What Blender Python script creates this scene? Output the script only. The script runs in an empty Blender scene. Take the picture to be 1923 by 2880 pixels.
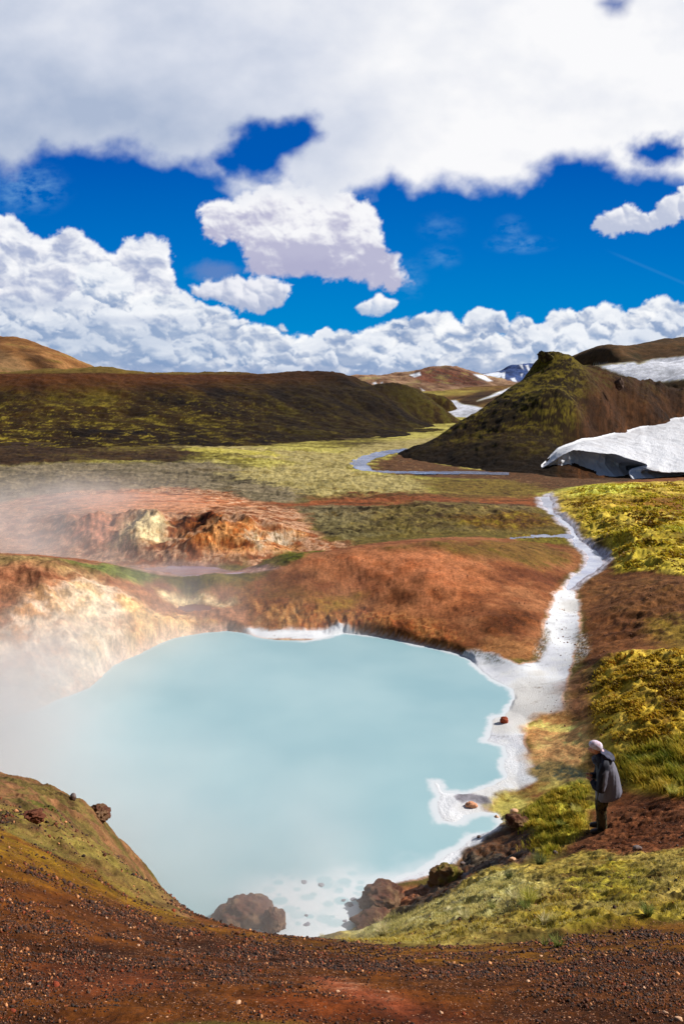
import bpy, bmesh, math, random
import numpy as np
from mathutils import Vector, Matrix, noise as mnoise

# ---------------------------------------------------------------- camera numbers (photo 1923 x 2880)
FPX, CX, CY, PITCH, CAMZ = 2240.0, 961.5, 1440.0, math.radians(9.07), 9.0
SP, CP = math.sin(PITCH), math.cos(PITCH)
def ray(px, py):
    px = np.asarray(px, float); py = np.asarray(py, float)
    dx = (px-CX)/FPX; v = -(py-CY)/FPX
    return dx+0*v, CP+SP*v, -SP+CP*v
def at_z(px, py, z):
    dx, dy, dz = ray(px, py); t = (z-CAMZ)/dz
    return np.array([float(dx*t), float(dy*t), float(z)])
def at_y(px, py, y):
    dx, dy, dz = ray(px, py); t = y/dy
    return np.array([float(dx*t), float(y), float(CAMZ+dz*t)])
# ---------------------------------------------------------------- noise
_R = np.random.RandomState(7)
_PERM = np.concatenate([_R.permutation(1024)]*3)
_GA = _R.rand(1024)*2*np.pi
_GX, _GY = np.cos(_GA), np.sin(_GA)
def pnoise(x, y):
    xi = np.floor(x).astype(np.int64); yi = np.floor(y).astype(np.int64)
    fx = x-xi; fy = y-yi
    xa = xi & 1023; xb = (xi+1) & 1023; ya = yi & 1023; yb = (yi+1) & 1023
    pa = _PERM[xa]; pb = _PERM[xb]
    def g(h, dx, dy): return _GX[h]*dx+_GY[h]*dy
    n00 = g(_PERM[pa+ya], fx, fy); n10 = g(_PERM[pb+ya], fx-1, fy)
    n01 = g(_PERM[pa+yb], fx, fy-1); n11 = g(_PERM[pb+yb], fx-1, fy-1)
    u = fx*fx*fx*(fx*(fx*6-15)+10); w = fy*fy*fy*(fy*(fy*6-15)+10)
    a = n00+u*(n10-n00); b = n01+u*(n11-n01)
    return 1.5*(a+w*(b-a))
def fbm(x, y, octs=5, gain=.5, lac=2.03, seed=0.):
    s = 0; a = 1.; t = 0; x = x+seed*17.3+5.1; y = y-seed*9.7+3.3
    for i in range(octs):
        s = s+a*pnoise(x, y); t += a; a *= gain
        x, y = lac*(x*.8-y*.6)+1.7, lac*(x*.6+y*.8)-2.9
    return s/t*1.3
def billow(x, y, octs=4, gain=.5, seed=0.):
    s = 0; a = 1.; t = 0; x = x+seed*11.1; y = y-seed*5.7
    for i in range(octs):
        s = s+a*(1-2*np.abs(pnoise(x, y))); t += a; a *= gain
        x, y = 2.1*(x*.8-y*.6)+4.7, 2.1*(x*.6+y*.8)-1.9
    return s/t
def ss(a, b, x):
    t = np.clip((x-a)/(b-a), 0, 1); return t*t*(3-2*t)
def sdf(px, py, poly):
    """signed distance to a polygon, positive inside"""
    p = np.asarray(poly, float); n = len(p)
    d2 = np.full(px.shape, 1e18); ins = np.zeros(px.shape, bool)
    for i in range(n):
        x0, y0 = p[i]; x1, y1 = p[(i+1) % n]
        ex, ey = x1-x0, y1-y0; wx = px-x0; wy = py-y0
        t = np.clip((wx*ex+wy*ey)/(ex*ex+ey*ey+1e-12), 0, 1)
        d2 = np.minimum(d2, (wx-t*ex)**2+(wy-t*ey)**2)
        c = (y0 > py) != (y1 > py)
        if ey != 0: ins ^= c & (px < ex*(py-y0)/ey+x0)
    return np.where(ins, 1, -1)*np.sqrt(d2)
def lin(r, g, b, k=1.0):
    c = np.array([r, g, b], float)/255
    return np.where(c <= .04045, c/12.92, ((c+.055)/1.055)**2.4)*k
# ================================================================ camera, light, exposure
scn = bpy.context.scene
cam = bpy.data.objects.new('camera', bpy.data.cameras.new('camera')); scn.collection.objects.link(cam)
cam.data.sensor_fit = 'VERTICAL'; cam.data.sensor_height = 36.0; cam.data.lens = 28.0
cam.data.clip_start = 0.1; cam.data.clip_end = 20000
cam.location = (0, 0, CAMZ); cam.rotation_euler = (math.pi/2-PITCH, 0, 0)
scn.camera = cam
SUN_AZ, SUN_EL = math.radians(78), math.radians(38)            # clockwise from the view direction +Y
world = bpy.data.worlds.new('World'); scn.world = world; world.use_nodes = True
wn = world.node_tree.nodes; wl_ = world.node_tree.links
skyt = wn.new('ShaderNodeTexSky'); skyt.sky_type = 'NISHITA'; skyt.sun_disc = False
skyt.sun_elevation = SUN_EL; skyt.sun_rotation = SUN_AZ; skyt.altitude = 900
wl_.new(skyt.outputs[0], wn['Background'].inputs[0]); wn['Background'].inputs[1].default_value = 0.05
sl = bpy.data.lights.new('sun', 'SUN'); sl.energy = 5.0; sl.angle = math.radians(.5); sl.color = (1.0, .95, .87)
sun = bpy.data.objects.new('sun', sl); scn.collection.objects.link(sun)
sd_ = Vector((math.sin(SUN_AZ)*math.cos(SUN_EL), math.cos(SUN_AZ)*math.cos(SUN_EL), math.sin(SUN_EL)))
sun.rotation_euler = sd_.to_track_quat('Z', 'Y').to_euler()
scn.view_settings.view_transform = 'Standard'; scn.view_settings.look = 'None'
scn.view_settings.exposure = 0.22; scn.view_settings.gamma = 1.0
scn.render.engine = 'CYCLES'
cy = scn.cycles; cy.use_denoising = True; cy.max_bounces = 6; cy.volume_bounces = 2; cy.diffuse_bounces = 3; cy.transparent_max_bounces = 8
cy.volume_step_rate = 1.0; cy.volume_max_steps = 160
SEEN = scn.collection
# ================================================================ helpers
def tag(o, label=None, cat=None, group=None, kind=None):
    if label: o['label'] = label
    if cat: o['category'] = cat
    if group: o['group'] = group
    if kind: o['kind'] = kind
    return o
def np_mesh(name, V, Fq, mat, parent=None, col=None, attrs=None, smooth=True):
    """mesh object from arrays; Fq is (n,3) or (n,4) or a list of such arrays"""
    V = np.asarray(V, np.float32); FL = Fq if isinstance(Fq, list) else [Fq]
    me = bpy.data.meshes.new(name); me.vertices.add(len(V)); me.vertices.foreach_set('co', V.ravel())
    loops = np.concatenate([f.ravel() for f in FL]).astype(np.int32)
    cnt = np.concatenate([np.full(len(f), f.shape[1]) for f in FL]).astype(np.int32)
    me.loops.add(len(loops)); me.loops.foreach_set('vertex_index', loops)
    me.polygons.add(len(cnt)); st = np.concatenate([[0], np.cumsum(cnt)[:-1]]).astype(np.int32)
    me.polygons.foreach_set('loop_start', st); me.polygons.foreach_set('loop_total', cnt)
    me.update(calc_edges=True)
    if smooth: me.polygons.foreach_set('use_smooth', np.ones(len(cnt), bool))
    if col is not None:
        a = me.attributes.new('tint', 'FLOAT_COLOR', 'POINT')
        c = np.ones((len(V), 4), np.float32); c[:, :3] = col; a.data.foreach_set('color', c.ravel())
    for k, v in (attrs or {}).items():
        a = me.attributes.new(k, 'FLOAT', 'POINT'); a.data.foreach_set('value', np.asarray(v, np.float32).ravel())
    me.materials.append(mat); me.validate() if False else None
    o = bpy.data.objects.new(name, me); SEEN.objects.link(o)
    if parent is not None: o.parent = parent
    return o
def grid_faces(nr, nc, keep=None):
    i = np.arange(nr*nc).reshape(nr, nc)
    f = np.stack([i[:-1, :-1], i[:-1, 1:], i[1:, 1:], i[1:, :-1]], -1).reshape(-1, 4)
    if keep is not None:
        k = (keep[:-1, :-1] | keep[:-1, 1:] | keep[1:, 1:] | keep[1:, :-1]).ravel(); f = f[k]
    return f
def compact(V, f, *arrs):
    u, inv = np.unique(f, return_inverse=True)
    return (V[u], inv.reshape(f.shape))+tuple(a[u] for a in arrs)
def vivid(c, k=1.28):
    l = (c*np.array([.3, .6, .1])).sum(-1, keepdims=True); return np.clip(l+(c-l)*k, .003, .9)
def new_mat(name):
    m = bpy.data.materials.new(name); m.use_nodes = True; return m, m.node_tree.nodes, m.node_tree.links
def N(ns, t, **kw):
    n = ns.new(t)
    for k, v in kw.items():
        if k.startswith('i_'):
            key = k[2:]; n.inputs[int(key) if key.isdigit() else key].default_value = v
        else: setattr(n, k, v)
    return n
def noise_node(ns, ls, scale, detail=4, rough=.6, vec=None):
    n = N(ns, 'ShaderNodeTexNoise'); n.inputs['Scale'].default_value = scale; n.inputs['Detail'].default_value = detail; n.inputs['Roughness'].default_value = rough
    if vec is not None: ls.new(vec, n.inputs['Vector'])
    return n
def mth(ns, ls, op, a, b=None, c=None, clamp=False):
    n = ns.new('ShaderNodeMath'); n.operation = op; n.use_clamp = clamp
    for i, v in enumerate((a, b, c)):
        if v is None: continue
        if hasattr(v, 'is_output'): ls.new(v, n.inputs[i])
        else: n.inputs[i].default_value = v
    return n.outputs[0]
def ground_mat(name, gains=(.5, .5, .4), scales=(1.3, 9., 55.), bump=.6, dist=.03, rough=.92, spec=.12, gravel=False):
    """tint attribute, broken up by procedural noise at three sizes"""
    m, ns, ls = new_mat(name); B = ns['Principled BSDF']
    at = N(ns, 'ShaderNodeAttribute', attribute_name='tint'); geo = N(ns, 'ShaderNodeNewGeometry'); P = geo.outputs['Position']
    f = None; ca = N(ns, 'ShaderNodeAttribute', attribute_name='calm').outputs['Fac']
    for g, s in zip(gains, scales):
        n = noise_node(ns, ls, s, 5, .62, P)
        v = mth(ns, ls, 'MAXIMUM', mth(ns, ls, 'MULTIPLY_ADD', n.outputs['Fac'], g*3.6, 1-g*1.8), .12)
        f = v if f is None else mth(ns, ls, 'MULTIPLY', f, v)
    cf = N(ns, 'ShaderNodeMix', data_type='FLOAT'); ls.new(ca, cf.inputs[0]); ls.new(f, cf.inputs[2]); cf.inputs[3].default_value = .97; f = cf.outputs[0]
    hs = N(ns, 'ShaderNodeVectorMath', operation='SCALE'); ls.new(at.outputs['Color'], hs.inputs[0]); ls.new(f, hs.inputs['Scale'])
    out = hs.outputs[0]; hgt = None
    n1 = noise_node(ns, ls, 22., 6, .7, P); hgt = n1.outputs['Fac']
    if gravel:
        ga = N(ns, 'ShaderNodeAttribute', attribute_name='gravel')
        for sc, thr, amt in ((95., .36, .85), (48., .30, .9)):
            vo = N(ns, 'ShaderNodeTexVoronoi'); vo.inputs['Scale'].default_value = sc; ls.new(P, vo.inputs['Vector'])
            sep = N(ns, 'ShaderNodeSeparateColor'); ls.new(vo.outputs['Color'], sep.inputs[0])
            r = N(ns, 'ShaderNodeValToRGB'); ls.new(sep.outputs[0], r.inputs[0]); e = r.color_ramp.elements
            e[0].color = (*lin(48, 30, 24), 1); e[1].color = (*lin(205, 150, 112), 1); e[1].position = 1.0
            for p, c in ((.45, lin(88, 50, 32)), (.7, lin(120, 72, 46)), (.88, lin(140, 104, 84))):
                q = e.new(p); q.color = (*c, 1)
            msk = mth(ns, ls, 'LESS_THAN', vo.outputs['Distance'], thr)
            n3 = noise_node(ns, ls, 2.3, 4, .6, P)
            cov = mth(ns, ls, 'MULTIPLY', mth(ns, ls, 'MULTIPLY', ga.outputs['Fac'], amt), mth(ns, ls, 'MULTIPLY_ADD', n3.outputs['Fac'], 5, -1.9, clamp=True))
            g2 = mth(ns, ls, 'LESS_THAN', sep.outputs[1], cov)
            k = mth(ns, ls, 'MULTIPLY', msk, g2)
            mx = N(ns, 'ShaderNodeMix', data_type='RGBA'); ls.new(k, mx.inputs[0]); ls.new(out, mx.inputs[6]); ls.new(r.outputs[0], mx.inputs[7]); out = mx.outputs[2]
            hh = mth(ns, ls, 'MULTIPLY', k, mth(ns, ls, 'SUBTRACT', .6, vo.outputs['Distance'])); hgt = mth(ns, ls, 'ADD', hgt, mth(ns, ls, 'MULTIPLY', hh, 60./sc))
    ls.new(out, B.inputs['Base Color'])
    wa = N(ns, 'ShaderNodeAttribute', attribute_name='wet')
    rr = mth(ns, ls, 'MULTIPLY_ADD', wa.outputs['Fac'], -.65, rough, clamp=True); ls.new(rr, B.inputs['Roughness'])
    B.inputs['Specular IOR Level'].default_value = spec
    bp = N(ns, 'ShaderNodeBump'); bp.inputs['Strength'].default_value = bump; bp.inputs['Distance'].default_value = dist
    ls.new(hgt, bp.inputs['Height']); ls.new(bp.outputs[0], B.inputs['Normal'])
    return m
def plain_mat(name, rgb, rough=.8, spec=.3, var=.25, scale=30., bump=.3, dist=.005, attr=False, second=None, smooth_mix=8.):
    m, ns, ls = new_mat(name); B = ns['Principled BSDF']
    tc = N(ns, 'ShaderNodeTexCoord'); P = tc.outputs['Object']
    n = noise_node(ns, ls, scale, 5, .65, P); f = mth(ns, ls, 'MULTIPLY_ADD', n.outputs['Fac'], var*2, 1-var)
    hs = N(ns, 'ShaderNodeVectorMath', operation='SCALE'); ls.new(f, hs.inputs['Scale'])
    if attr:
        at = N(ns, 'ShaderNodeAttribute', attribute_name='tint'); ls.new(at.outputs['Color'], hs.inputs[0])
    elif second is not None:
        n2 = noise_node(ns, ls, smooth_mix, 3, .55, P)
        mx = N(ns, 'ShaderNodeMix', data_type='RGBA'); ls.new(mth(ns, ls, 'MULTIPLY_ADD', n2.outputs['Fac'], 8, -3.6, clamp=True), mx.inputs[0])
        mx.inputs[6].default_value = (*rgb, 1); mx.inputs[7].default_value = (*second, 1); ls.new(mx.outputs[2], hs.inputs[0])
    else: hs.inputs[0].default_value = tuple(rgb)
    ls.new(hs.outputs[0], B.inputs['Base Color']); B.inputs['Roughness'].default_value = rough; B.inputs['Specular IOR Level'].default_value = spec
    bp = N(ns, 'ShaderNodeBump'); bp.inputs['Strength'].default_value = bump; bp.inputs['Distance'].default_value = dist
    ls.new(n.outputs['Fac'], bp.inputs['Height']); ls.new(bp.outputs[0], B.inputs['Normal'])
    return m
def cloud_field(U, V):
    """cloud opacity, brightness and blueness over direction tangents u=x/y, v=z/y; authored in degrees-like units S"""
    S = 2240.0/1.2264                                    # authoring units per unit tangent
    def uv(pts): 
        out = []
        for a, b in pts:
            dx, dy, dz = ray(a*1.2264, b*1.2264); out.append((float(dx/dy)*S, float(dz/dy)*S))
        return out
    X = U*S; Y = V*S
    H, W = X.shape
    col = np.zeros((H, W, 3)); alp = np.zeros((H, W))
    rs = np.random.RandomState(3)
    # domain warp shared by everything
    n1 = fbm(X/90, Y/90, 5, seed=1); n2 = fbm(X/90, Y/90, 5, seed=2)
    m1 = fbm(X/22, Y/22, 4, seed=3); m2 = fbm(X/22, Y/22, 4, seed=4)
    f1 = fbm(X/34, Y/26, 5, .62, seed=5)
    q1 = fbm(X/9, Y/8, 3, seed=6); q2 = fbm(X/9, Y/8, 3, seed=7)
    bb1 = billow(X/60+.2*n1, Y/50+.2*n2, 3, .4, seed=1); bb2 = billow(X/24, Y/20, 2, .4, seed=2)
    s1 = fbm(X/30, Y/30, 2, .35, seed=3); s2 = fbm(X/30, Y/30, 2, .35, seed=4)
    w1 = fbm(X/75+.4*n1, Y/38+.4*n2, 4, .5, seed=15)*1.6
    white = lin(250, 250, 253); warm = lin(236, 234, 240); grey = lin(168, 180, 206); dark = lin(118, 142, 178)
    def over(c, a, sl=slice(None)):
        alp[sl] = a+alp[sl]*(1-a)
        col[sl] = c*a[..., None]+col[sl]*(1-a[..., None])     # premultiplied
    # wisps
    for (a, b, rx, ry, k, sd) in [(1190, 560, 95, 26, .42, 1), (1170, 530, 50, 45, .28, 2), (1010, 590, 60, 35, .22, 3), (940, 640, 50, 60, .25, 4), (60, 430, 120, 70, .5, 5), (1010, 520, 70, 40, .18, 7)]:
        (cx, cy), = uv([(a, b)])
        r = np.sqrt(((X-cx)/rx)**2+((Y-cy)/ry)**2)
        w = ss(1, 0, r)*np.clip(.35+1.1*fbm(X/45, Y/22, 5, .6, seed=20+sd), 0, 1)
        over(np.broadcast_to(lin(150, 200, 236), (H, W, 3)), k*w)
    (a0, b0), (a1, b1) = uv([(1380, 570), (1580, 655)])
    tt = ((X-a0)*(a1-a0)+(Y-b0)*(b1-b0))/((a1-a0)**2+(b1-b0)**2)
    dd = np.abs((X-a0)*(b1-b0)-(Y-b0)*(a1-a0))/math.hypot(a1-a0, b1-b0)
    over(np.broadcast_to(lin(120, 185, 230), (H, W, 3)), .07*ss(5, 0, dd)*ss(0, .3, tt))
    # heap clouds: a union of warped spheres, lit from the sun's side
    def heap(puffs, warp=9., edge=2.2, shade=(white, grey), dk=.0, base=None, soft=1.0, haze=0.0, tex=.12, bump=1.0, poly=None, flat=1.0, bg=.50):
        P = np.array(puffs); x0 = (P[:, 0]-P[:, 2]).min()-40; x1 = (P[:, 0]+P[:, 2]).max()+40
        y0 = (P[:, 1]-P[:, 2]).min()-40; y1 = (P[:, 1]+P[:, 2]).max()+40
        jj = np.where((X[0] > x0) & (X[0] < x1))[0]; ii = np.where((Y[:, 0] > y0) & (Y[:, 0] < y1))[0]
        if len(ii) < 2 or len(jj) < 2: return
        sl = (slice(ii[0], ii[-1]+1), slice(jj[0], jj[-1]+1))
        xx = X[sl]; yy = Y[sl]
        x = xx+warp*1.1*n1[sl]+warp*.8*s1[sl]; y = yy+warp*1.1*n2[sl]+warp*.8*s2[sl]
        ex = warp*.55*(m1[sl]-.6*s1[sl])+warp*.3*q1[sl]; ey = warp*.55*(m2[sl]-.6*s2[sl])+warp*.3*q2[sl]
        rm = P[:, 2].mean(); k = .15*rm
        acc = np.zeros(x.shape); sd = np.full(x.shape, -1e9)
        for (px, py, r) in puffs:
            dx = x-px; dy = (y-py)*flat; d = np.sqrt(dx*dx+dy*dy)
            z = np.sqrt(np.clip(1-(d/r)**2, 0, 1)+.02)*r*1.15
            acc += np.exp(np.clip(z/k, 0, 60))*(d < r*1.15)
            sd = np.maximum(sd, r-np.sqrt((dx+ex)**2+(dy+ey)**2))
        if poly is not None:
            dp = sdf(x, y, poly); sd = np.maximum(sd, dp+.7*ex-rm*.12)
            acc += np.exp(np.clip(np.sqrt(np.clip(dp, 0, rm*.9)*rm)*.9/k, 0, 60))
        hh = k*np.log(acc+1)
        hh = hh+rm*(.26*bb1[sl]+.045*bb2[sl])
        gy, gx = np.gradient(hh, yy[:, 0], xx[0])
        inv = 1/np.sqrt(1+gx*gx+gy*gy)
        a = ss(-edge*.8*soft, edge*1.9*soft, sd+f1[sl]*edge*1.5+q2[sl]*edge*.5)*(sd > -6)
        lit = .40+(-.22*gx-.26*gy)*inv*bump+.08*inv+tex*1.1*w1[sl]+.10*f1[sl]+.03*m1[sl]
        if base is not None:
            t = (yy-base[0])/(base[1]-base[0]); lit = lit-.52*bg+bg*np.clip(t, 0, 1.1)
        lit = lit+.20*ss(rm*.7, 0, sd)*ss(-.6, .6, -gy-.5*gx)
        lit = ss(.2+dk, .86+dk, lit)
        c = shade[1]*(1-lit[..., None])+shade[0]*lit[..., None]
        if haze: c = c*(1-haze)+lin(150, 185, 222)*haze
        over(c, a, sl)
    def fill(poly, n, r0, r1, **kw):
        P = uv(poly); p = np.array(P); pu = []
        tries = 0
        while len(pu) < n and tries < 6000:
            tries += 1
            x = rs.uniform(p[:, 0].min(), p[:, 0].max()); y = rs.uniform(p[:, 1].min(), p[:, 1].max())
            d = float(sdf(np.array([x]), np.array([y]), P)[0])
            if d < r0*.6: continue
            r = min(rs.uniform(r0, r1)*(1 if rs.rand() < .6 else .6), d*1.05+2)
            pu.append((x, y, r))
        heap(pu, base=(p[:, 1].min(), p[:, 1].max()), poly=P, **kw)
    # --- bank of cumulus along the horizon, painted from the far rows forward and from top to bottom
    fill([(-420, 470), (-200, 440), (-60, 490), (0, 490), (45, 500), (70, 530), (118, 535), (148, 512), (190, 522), (225, 560), (262, 575), (290, 545), (340, 530), (388, 545), (402, 590), (402, 640), (420, 690), (440, 760), (440, 850), (-420, 860)], 70, 22, 62, warp=9, shade=(lin(253, 253, 255), lin(168, 178, 208)), edge=5, tex=.34, bump=.65, dk=.0)
    tops = [(-420, 690), (0, 680), (120, 690), (300, 670), (420, 665), (470, 700), (520, 712), (560, 745), (600, 735), (660, 765), (730, 770), (790, 748), (830, 760), (870, 738), (930, 724), (1010, 704), (1060, 735), (1110, 728), (1150, 765), (1190, 722), (1232, 750), (1280, 708), (1345, 715), (1390, 694), (1440, 712), (1500, 675), (1568, 690), (1750, 650), (2300, 640)]
    tx = np.array([a for a, b in tops]); ty = np.array([b for a, b in tops])
    fill(tops+[(2300, 960), (-420, 960)], 170, 18, 46, warp=8, shade=(lin(253, 254, 255), lin(134, 158, 196)), edge=4, tex=.34, bump=.7, dk=.0)
    # rows of smaller heaps with darker bases, nearer the horizon they get lower, flatter, hazier
    for k in range(84):
        t = k/83.
        a = rs.uniform(-300, 1900) if k % 9 else rs.uniform(-60, 420)
        top = np.interp(a, tx, ty)
        b = top+38+(880-top-20)*(t**.85)*rs.uniform(.86, 1.04)
        if 430 < a < 780 and b < 800: continue
        (cx, cy), = uv([(a, b)])
        r = (52-32*t)*rs.uniform(.5, 1.6)
        L = int(5+rs.rand()*9); st = rs.uniform(1.2, 2.4)
        pu = []
        for j in range(L):
            ox = rs.normal(0, r*st); pu.append((cx+ox, cy+abs(rs.normal(0, r*.42))-abs(ox)*.12, r*rs.uniform(.3, 1.0)*(1-.25*min(abs(ox)/r/st, 2))))
        kk = rs.rand()
        sh = (lin(252, 253, 255)*(.8+.2*kk)+lin(196, 208, 226)*(.2-.2*kk), lin(112, 140, 184)*(1-.6*kk)+lin(170, 186, 212)*.6*kk)
        heap(pu, warp=12-5*t, edge=3.6, shade=sh, base=(cy-r*.9, cy+r*1.3), haze=.05+.22*t, tex=.35, dk=-.04, flat=1.5, bg=.75, bump=.75)
    bm_ = (alp > .6)*ss(640, 470, Y+60*n1-np.interp(X, [-820, -420, -250, 800], [150, 150, 0, 0]))
    tx_ = ss(-.42, .42, fbm(X/80+.5*n1, Y/30+.5*n2, 6, .58, seed=16))[..., None]
    over(lin(146, 168, 204)*(1-tx_)+lin(252, 253, 255)*tx_, .2*bm_*alp)
    # grey-blue shade drifting through the lower left of the bank
    (cx, cy), = uv([(150, 800)])
    g = ss(1.2, .1, np.sqrt(((X-cx)/480)**2+((Y-cy)/75)**2)+.35*fbm(X/120, Y/40, 5, seed=8))
    over(np.broadcast_to(lin(150, 172, 204), (H, W, 3)), .42*g)
    for (a, b, rx, ry, k) in [(60, 700, 200, 28, .5), (330, 735, 160, 14, .35), (640, 850, 300, 16, .35), (180, 850, 300, 22, .35), (1050, 860, 400, 12, .25)]:
        (cx, cy), = uv([(a, b)])
        g = ss(1.2, .1, np.sqrt(((X-cx)/rx)**2+((Y-cy)/ry)**2)+.35*fbm(X/50, Y/22, 5, seed=9))
        over(np.broadcast_to(lin(158, 174, 206), (H, W, 3)), k*g)
    # --- small mid clouds
    fill([(432, 652), (480, 640), (560, 635), (640, 640), (682, 655), (660, 680), (642, 705), (600, 718), (545, 716), (500, 690), (450, 680)], 45, 10, 26, warp=9, shade=(lin(240, 241, 248), lin(176, 186, 212)), edge=4, dk=-.05)
    (cx, cy), = uv([(492, 622)])
    over(np.broadcast_to(lin(120, 140, 190), (H, W, 3)), .55*ss(1.15, .3, np.sqrt(((X-cx)/62)**2+((Y-cy)/26)**2)+.3*f1))
    fill([(812, 704), (840, 688), (870, 672), (912, 694), (908, 710), (870, 724), (826, 722)], 16, 8, 18, warp=6, shade=(white, lin(180, 195, 220)), edge=3)
    fill([(1350, 530), (1375, 492), (1440, 466), (1484, 490), (1520, 450), (1590, 420), (1750, 380), (1800, 470), (1640, 505), (1568, 500), (1500, 530), (1400, 546)], 70, 12, 34, warp=8, shade=(white, lin(190, 198, 220)), edge=4)
    # --- the big centre heap
    body = [(452, 512), (462, 468), (485, 450), (520, 452), (548, 440), (600, 424), (680, 420), (760, 412), (830, 448), (868, 492), (888, 560), (918, 580), (944, 648), (905, 668), (850, 664), (790, 640), (700, 636), (620, 640), (556, 622), (570, 590), (540, 556), (492, 560), (462, 540)]
    fill(body, 60, 24, 70, warp=11, shade=(lin(248, 248, 251), lin(186, 186, 212)), edge=6, dk=-.02, tex=.3, bump=.6, bg=.85)
    (cx, cy), = uv([(690, 618)])
    over(np.broadcast_to(lin(170, 170, 202), (H, W, 3)), .6*ss(1.2, .2, np.sqrt(((X-cx)/175)**2+((Y-cy)/34)**2)+.35*f1)*ss(0, 12, sdf(X+6*m1, Y+6*m2, uv(body))))
    # --- the high soft layer
    lay = uv([(-900, -700), (2600, -700), (2600, 380), (1700, 430), (1568, 425), (1520, 402), (1470, 410), (1415, 400), (1385, 368), (1275, 372), (1235, 412), (1175, 436), (1110, 434), (1020, 424), (950, 436), (895, 410), (858, 440), (800, 460), (760, 470), (600, 462), (545, 450), (500, 400), (470, 388), (430, 382), (360, 372), (290, 345), (230, 352), (160, 348), (100, 350), (62, 380), (40, 400), (0, 398), (-200, 440), (-900, 420)])
    d = sdf(X, Y, lay)
    hole = sdf(X, Y, uv([(508, 368), (540, 318), (585, 284), (650, 284), (702, 272), (720, 308), (690, 345), (655, 362), (645, 398), (600, 412), (560, 398), (520, 402)]))
    hole2 = sdf(X, Y, uv([(1430, 340), (1480, 328), (1560, 322), (1580, 340), (1545, 372), (1500, 378), (1450, 366)]))
    hole3 = sdf(X, Y, uv([(1378, 8), (1400, -10), (1440, -6), (1432, 24), (1400, 32)]))
    big = fbm(X/75, Y/60, 6, .47, seed=11)
    e = d+26*big+2.5*m1
    e = np.minimum(e, -hole+32*big+3*m2+2)
    e = np.minimum(e, -hole2+24*big+9*m1+8); e = np.minimum(e, -hole3+16*big+13)
    a = ss(-16, 36, e)
    tone = .5+.5*np.tanh((X+30)/360)                                     # brighter towards the sun
    br = .22+.60*tone+.26*fbm(X/260, Y/150, 4, seed=12)+.10*fbm(X/80, Y/60, 5, .55, seed=13)+.22*ss(90, 0, d)*(.6+.4*tone)
    (cx, cy), = uv([(180, 260)])
    br = br-.30*ss(1.2, .1, np.sqrt(((X-cx)/420)**2+((Y-cy)/150)**2))
    (cx, cy), = uv([(1150, 300)])
    br = br+.18*ss(1.2, .1, np.sqrt(((X-cx)/500)**2+((Y-cy)/230)**2))
    br = np.clip(br+.16*ss(-120, 60, Y-np.interp(X, [-400, 400], [620, 700])), 0, 1)[..., None]
    cA = lin(172, 186, 211); cB = lin(214, 220, 234); cC = lin(250, 250, 252)
    c = np.where(br < .5, cA+(cB-cA)*br*2, cB+(cC-cB)*(br*2-1))
    over(c, a)
    return alp, col
def sky_blue(V):
    v = np.clip(V, 0, .6)[..., None]
    k = [0., .06, .16, .26, .5]; cs = [lin(50, 158, 222), lin(0, 138, 208), lin(0, 114, 198), lin(0, 90, 182), lin(0, 72, 156)]
    return np.stack([np.interp(v[..., 0], k, [c[i] for c in cs]) for i in range(3)], -1)
# ================================================================ sky backdrop: a curved shell 6 km away in front of the camera, open towards the sun
def build_sky():
    uu = np.concatenate([np.linspace(-1.3, -.5, 40)[:-1], np.linspace(-.5, .5, 860), np.linspace(.5, 1.3, 40)[1:]])
    vv = np.concatenate([np.linspace(-.06, -.012, 6)[:-1], np.linspace(-.012, .5, 470), np.linspace(.5, .95, 24)[1:]])
    U, V_ = np.meshgrid(uu, vv)
    a, c = cloud_field(U, V_)
    R = 6000.
    d = np.sqrt(U*U+1+V_*V_)
    P = np.stack([U/d*R, 1/d*R, V_/d*R+CAMZ], -1).reshape(-1, 3)
    air = sky_blue(V_)*(1-a[..., None])+c
    m, ns, ls = new_mat('sky_light'); ns.remove(ns['Principled BSDF'])
    at = N(ns, 'ShaderNodeAttribute', attribute_name='tint'); em = N(ns, 'ShaderNodeEmission'); em.inputs['Strength'].default_value = .86
    ls.new(at.outputs['Color'], em.inputs['Color']); ls.new(em.outputs[0], ns['Material Output'].inputs['Surface'])
    m.cycles.emission_sampling = 'NONE'
    o = np_mesh('sky', P, grid_faces(*U.shape), m, col=air.reshape(-1, 3))
    tag(o, 'deep blue sky with white and grey heaped clouds above the hills', 'sky', kind='structure')
build_sky()
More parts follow.
